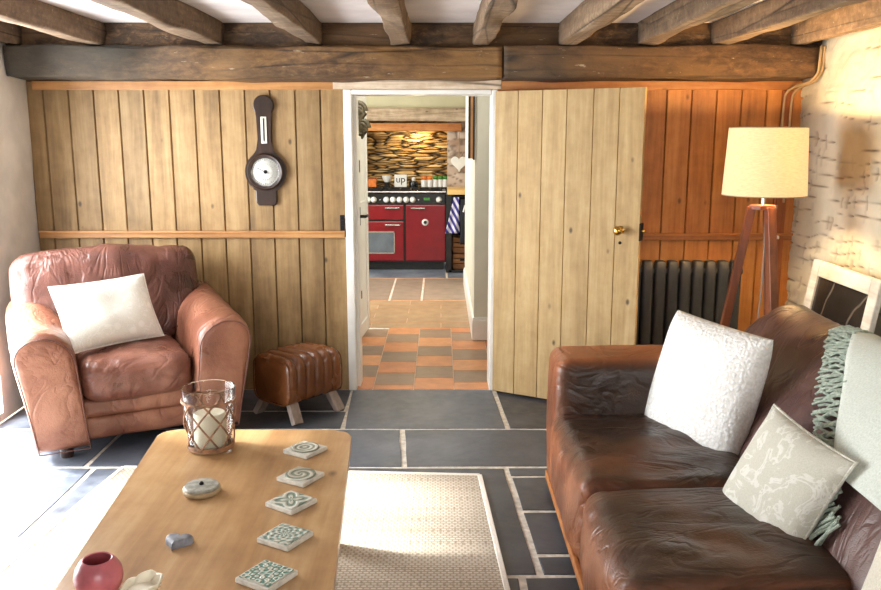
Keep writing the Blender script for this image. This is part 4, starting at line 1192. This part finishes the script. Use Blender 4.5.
put_pillow('cushion', 'fluffy white fleece cushion, the larger one leaning on the sofa back', (1.045, 3.25, .612, -.258, .023, -1.161), .54, .54, .17, 'fleece', 6, .006, .02, 40, None, 4.5)
put_pillow('cushion', 'pale sage floral cushion tipped on its corner in front of the throw', (1.052, 2.485, .535, -.45, .13, -1.332), .39, .39, .13, 'floral', 9, .006, .06, 22, 'floral')
put_pillow('cushion', 'plain cream cushion at the near end of the sofa', (1.16, 1.84, .53, -.35, .0, -1.25), .36, .36, .13, 'creamf', 12, .006, .06)

# throw over the sofa back
TH = thing('throw_blanket', 'pale sage wool throw with twisted fringe draped over the sofa back', 'throw', (1.5, 2.4, .9))
path = BP[1:10]
pd = []
for i in range(len(path)-1):
    for j in range(8): pd.append((lerp(path[i][0], path[i+1][0], j/8), lerp(path[i][1], path[i+1][1], j/8)))
pd.append(path[-1])
for _ in range(6): pd = [pd[0]]+[((pd[i-1][0]+2*pd[i][0]+pd[i+1][0])/4, (pd[i-1][1]+2*pd[i][1]+pd[i+1][1])/4) for i in range(1, len(pd)-1)]+[pd[-1]]
def psurf(s_, off):
    i = max(0, min(len(pd)-2, int(s_*(len(pd)-1)))); q = s_*(len(pd)-1)-i
    x, z = lerp(pd[i][0], pd[i+1][0], q), lerp(pd[i][1], pd[i+1][1], q)
    tx, tz = pd[i+1][0]-pd[i][0], pd[i+1][1]-pd[i][1]; l = math.hypot(tx, tz)
    return x - tz/l*off, z + tx/l*off
s0 = .06
def yleft(s_):
    q = (s_-s0)/(.62-s0); return lerp(2.20, 3.02, min(1, max(0, q))) + .03*max(0, (s_-.62))
def thr(u, v):
    s_ = lerp(.19, .95, v); yl = yleft(s_); y = lerp(yl, 1.5, u)
    off = .022 + .008*noise.noise(Vector((y*3.5, s_*5, 2)))+.004*math.sin(y*13+s_*4)
    x, z = psurf(s_, off); return (x-1.5, y-2.4, z-.9)
b = MB(); b.grid(thr, 44, 50); o = b.build('blanket', 'throwf', TH); md = o.modifiers.new('thick', 'SOLIDIFY'); md.thickness = .008; md.offset = 1
def strands(k0, k1, pfun, name):
    b = MB()
    for k in range(k0, k1):
        pts = pfun(k); b.tube(pts, [.0052*(1-.25*abs(i/(len(pts)-1)-.4)) for i in range(len(pts))], 6)
    return b.build(name, 'fringe', TH, True)
NS = 130
def fs(k):
    s_ = lerp(.09, .72, k/NS); yl = yleft(s_); P = []
    ln = .105*(.85+.3*random.random()); wv = random.random()*6
    for i in range(7):
        q = i/6; ds = -(.05+.13*max(0, 1-k/22))*q + .010*math.sin(q*5+wv)
        x, z = psurf(max(0.0, s_+ds), .02+.008*math.sin(q*6+k*1.3)); P.append((x-1.5, yl-.008+ln*q*(1-.35*max(0, 1-k/22)*q)-2.4, z-.9-.004*q))
    return P
strands(0, NS+1, fs, 'fringe')
b = MB()
def band(u, v):
    s_ = lerp(s0, .9, v); y = lerp(yleft(s_)-.05, yleft(s_)-.062, u); x, z = psurf(s_, .036+.006*noise.noise(Vector((y*3.5, s_*5, 2)))); return (x-1.5, y-2.4, z-.9)

# ------------------------------------------------------------------ camera
cam = bpy.data.cameras.new('camera'); co = bpy.data.objects.new('camera', cam); COL.objects.link(co)
cam.sensor_width = 36; cam.lens = 36*850/881; cam.clip_start = .05
co.location = (0, 0, 1.6)
P_ = math.atan2(159, 850)
co.rotation_euler = (PI/2-P_, 0, 0)
SC.camera = co

# ------------------------------------------------------------------ light
def area(name, loc, tgt, sx, sy, e, c, spread=180):
    l = bpy.data.lights.new(name, 'AREA'); l.shape = 'RECTANGLE'; l.size = sx; l.size_y = sy; l.energy = e; l.color = c; l.spread = rad(spread)
    o = bpy.data.objects.new(name, l); COL.objects.link(o); o.location = loc
    o.rotation_euler = (Vector(tgt)-Vector(loc)).to_track_quat('-Z', 'Y').to_euler(); return o
area('left_window_light', (XL-.12, 4.1, 1.03), (-.6, 3.7, .7), 1.0, 1.9, 150, (.95, .98, 1))
area('low_opening_fill', (XL-.12, 2.9, .55), (-.6, 2.9, .6), 1.3, .85, 45, (.95, .98, 1))  # unseen fill at the added low opening, for the left floor
area('front_window_light', (.45, YF+.06, 1.45), (.2, 4.5, 1.0), 1.9, 1.1, 50, (1, .98, .96))
area('kitchen_side_light', (-2.4, 8.6, 1.5), (0, 8.8, .8), 1.4, 1.2, 60, (.96, .98, 1))  # area light on the kitchen's left; no window is built there
area('kitchen_overhead_fill', (-.5, 8.0, 2.3), (-.5, 8.2, 0), 1.2, 1.2, 32, (1, .97, .93))  # unseen fill added under the kitchen ceiling to brighten the room
area('passage_fill', (-.35, 5.6, 2.25), (.5, 6.8, .4), .5, .4, 14, (1, .96, .9))  # unseen fill added to brighten the passage wall end and skirting
def point(name, loc, e, c, r_=.04):
    l = bpy.data.lights.new(name, 'POINT'); l.energy = e; l.color = c; l.shadow_soft_size = r_
    o = bpy.data.objects.new(name, l); COL.objects.link(o); o.location = loc; return o
point('lamp_upper_fill', (LX, LYY, 1.603), 32, (1, .66, .30), .02)  # second point added above the bulb for the arc on the boards
point('lamp_light_lower', (LX+.03, LYY, 1.425), 26, (1, .72, .38), .03)
point('alcove_light', (-.3, 10.95, 1.6), 9, (1, .78, .42), .04)
s = bpy.data.lights.new('sun', 'SUN'); s.energy = 13.0; s.angle = rad(5); s.color = (1, .97, .92)
so = bpy.data.objects.new('sun', s); COL.objects.link(so); so.rotation_euler = Vector((.72, -.22, -.50)).to_track_quat('-Z', 'Y').to_euler()
w = bpy.data.worlds.new('world'); SC.world = w; w.use_nodes = True
nt = w.node_tree; bg = nt.nodes['Background']
sky = nt.nodes.new('ShaderNodeTexSky'); sky.sky_type = 'HOSEK_WILKIE'; sky.turbidity = 4
nt.links.new(sky.outputs[0], bg.inputs[0]); bg.inputs[1].default_value = 2.0
SC.view_settings.view_transform = 'Standard'; SC.view_settings.look = 'None'; SC.view_settings.exposure = 0.22
SC.cycles.use_denoising = True
SC.cycles.max_bounces = 8
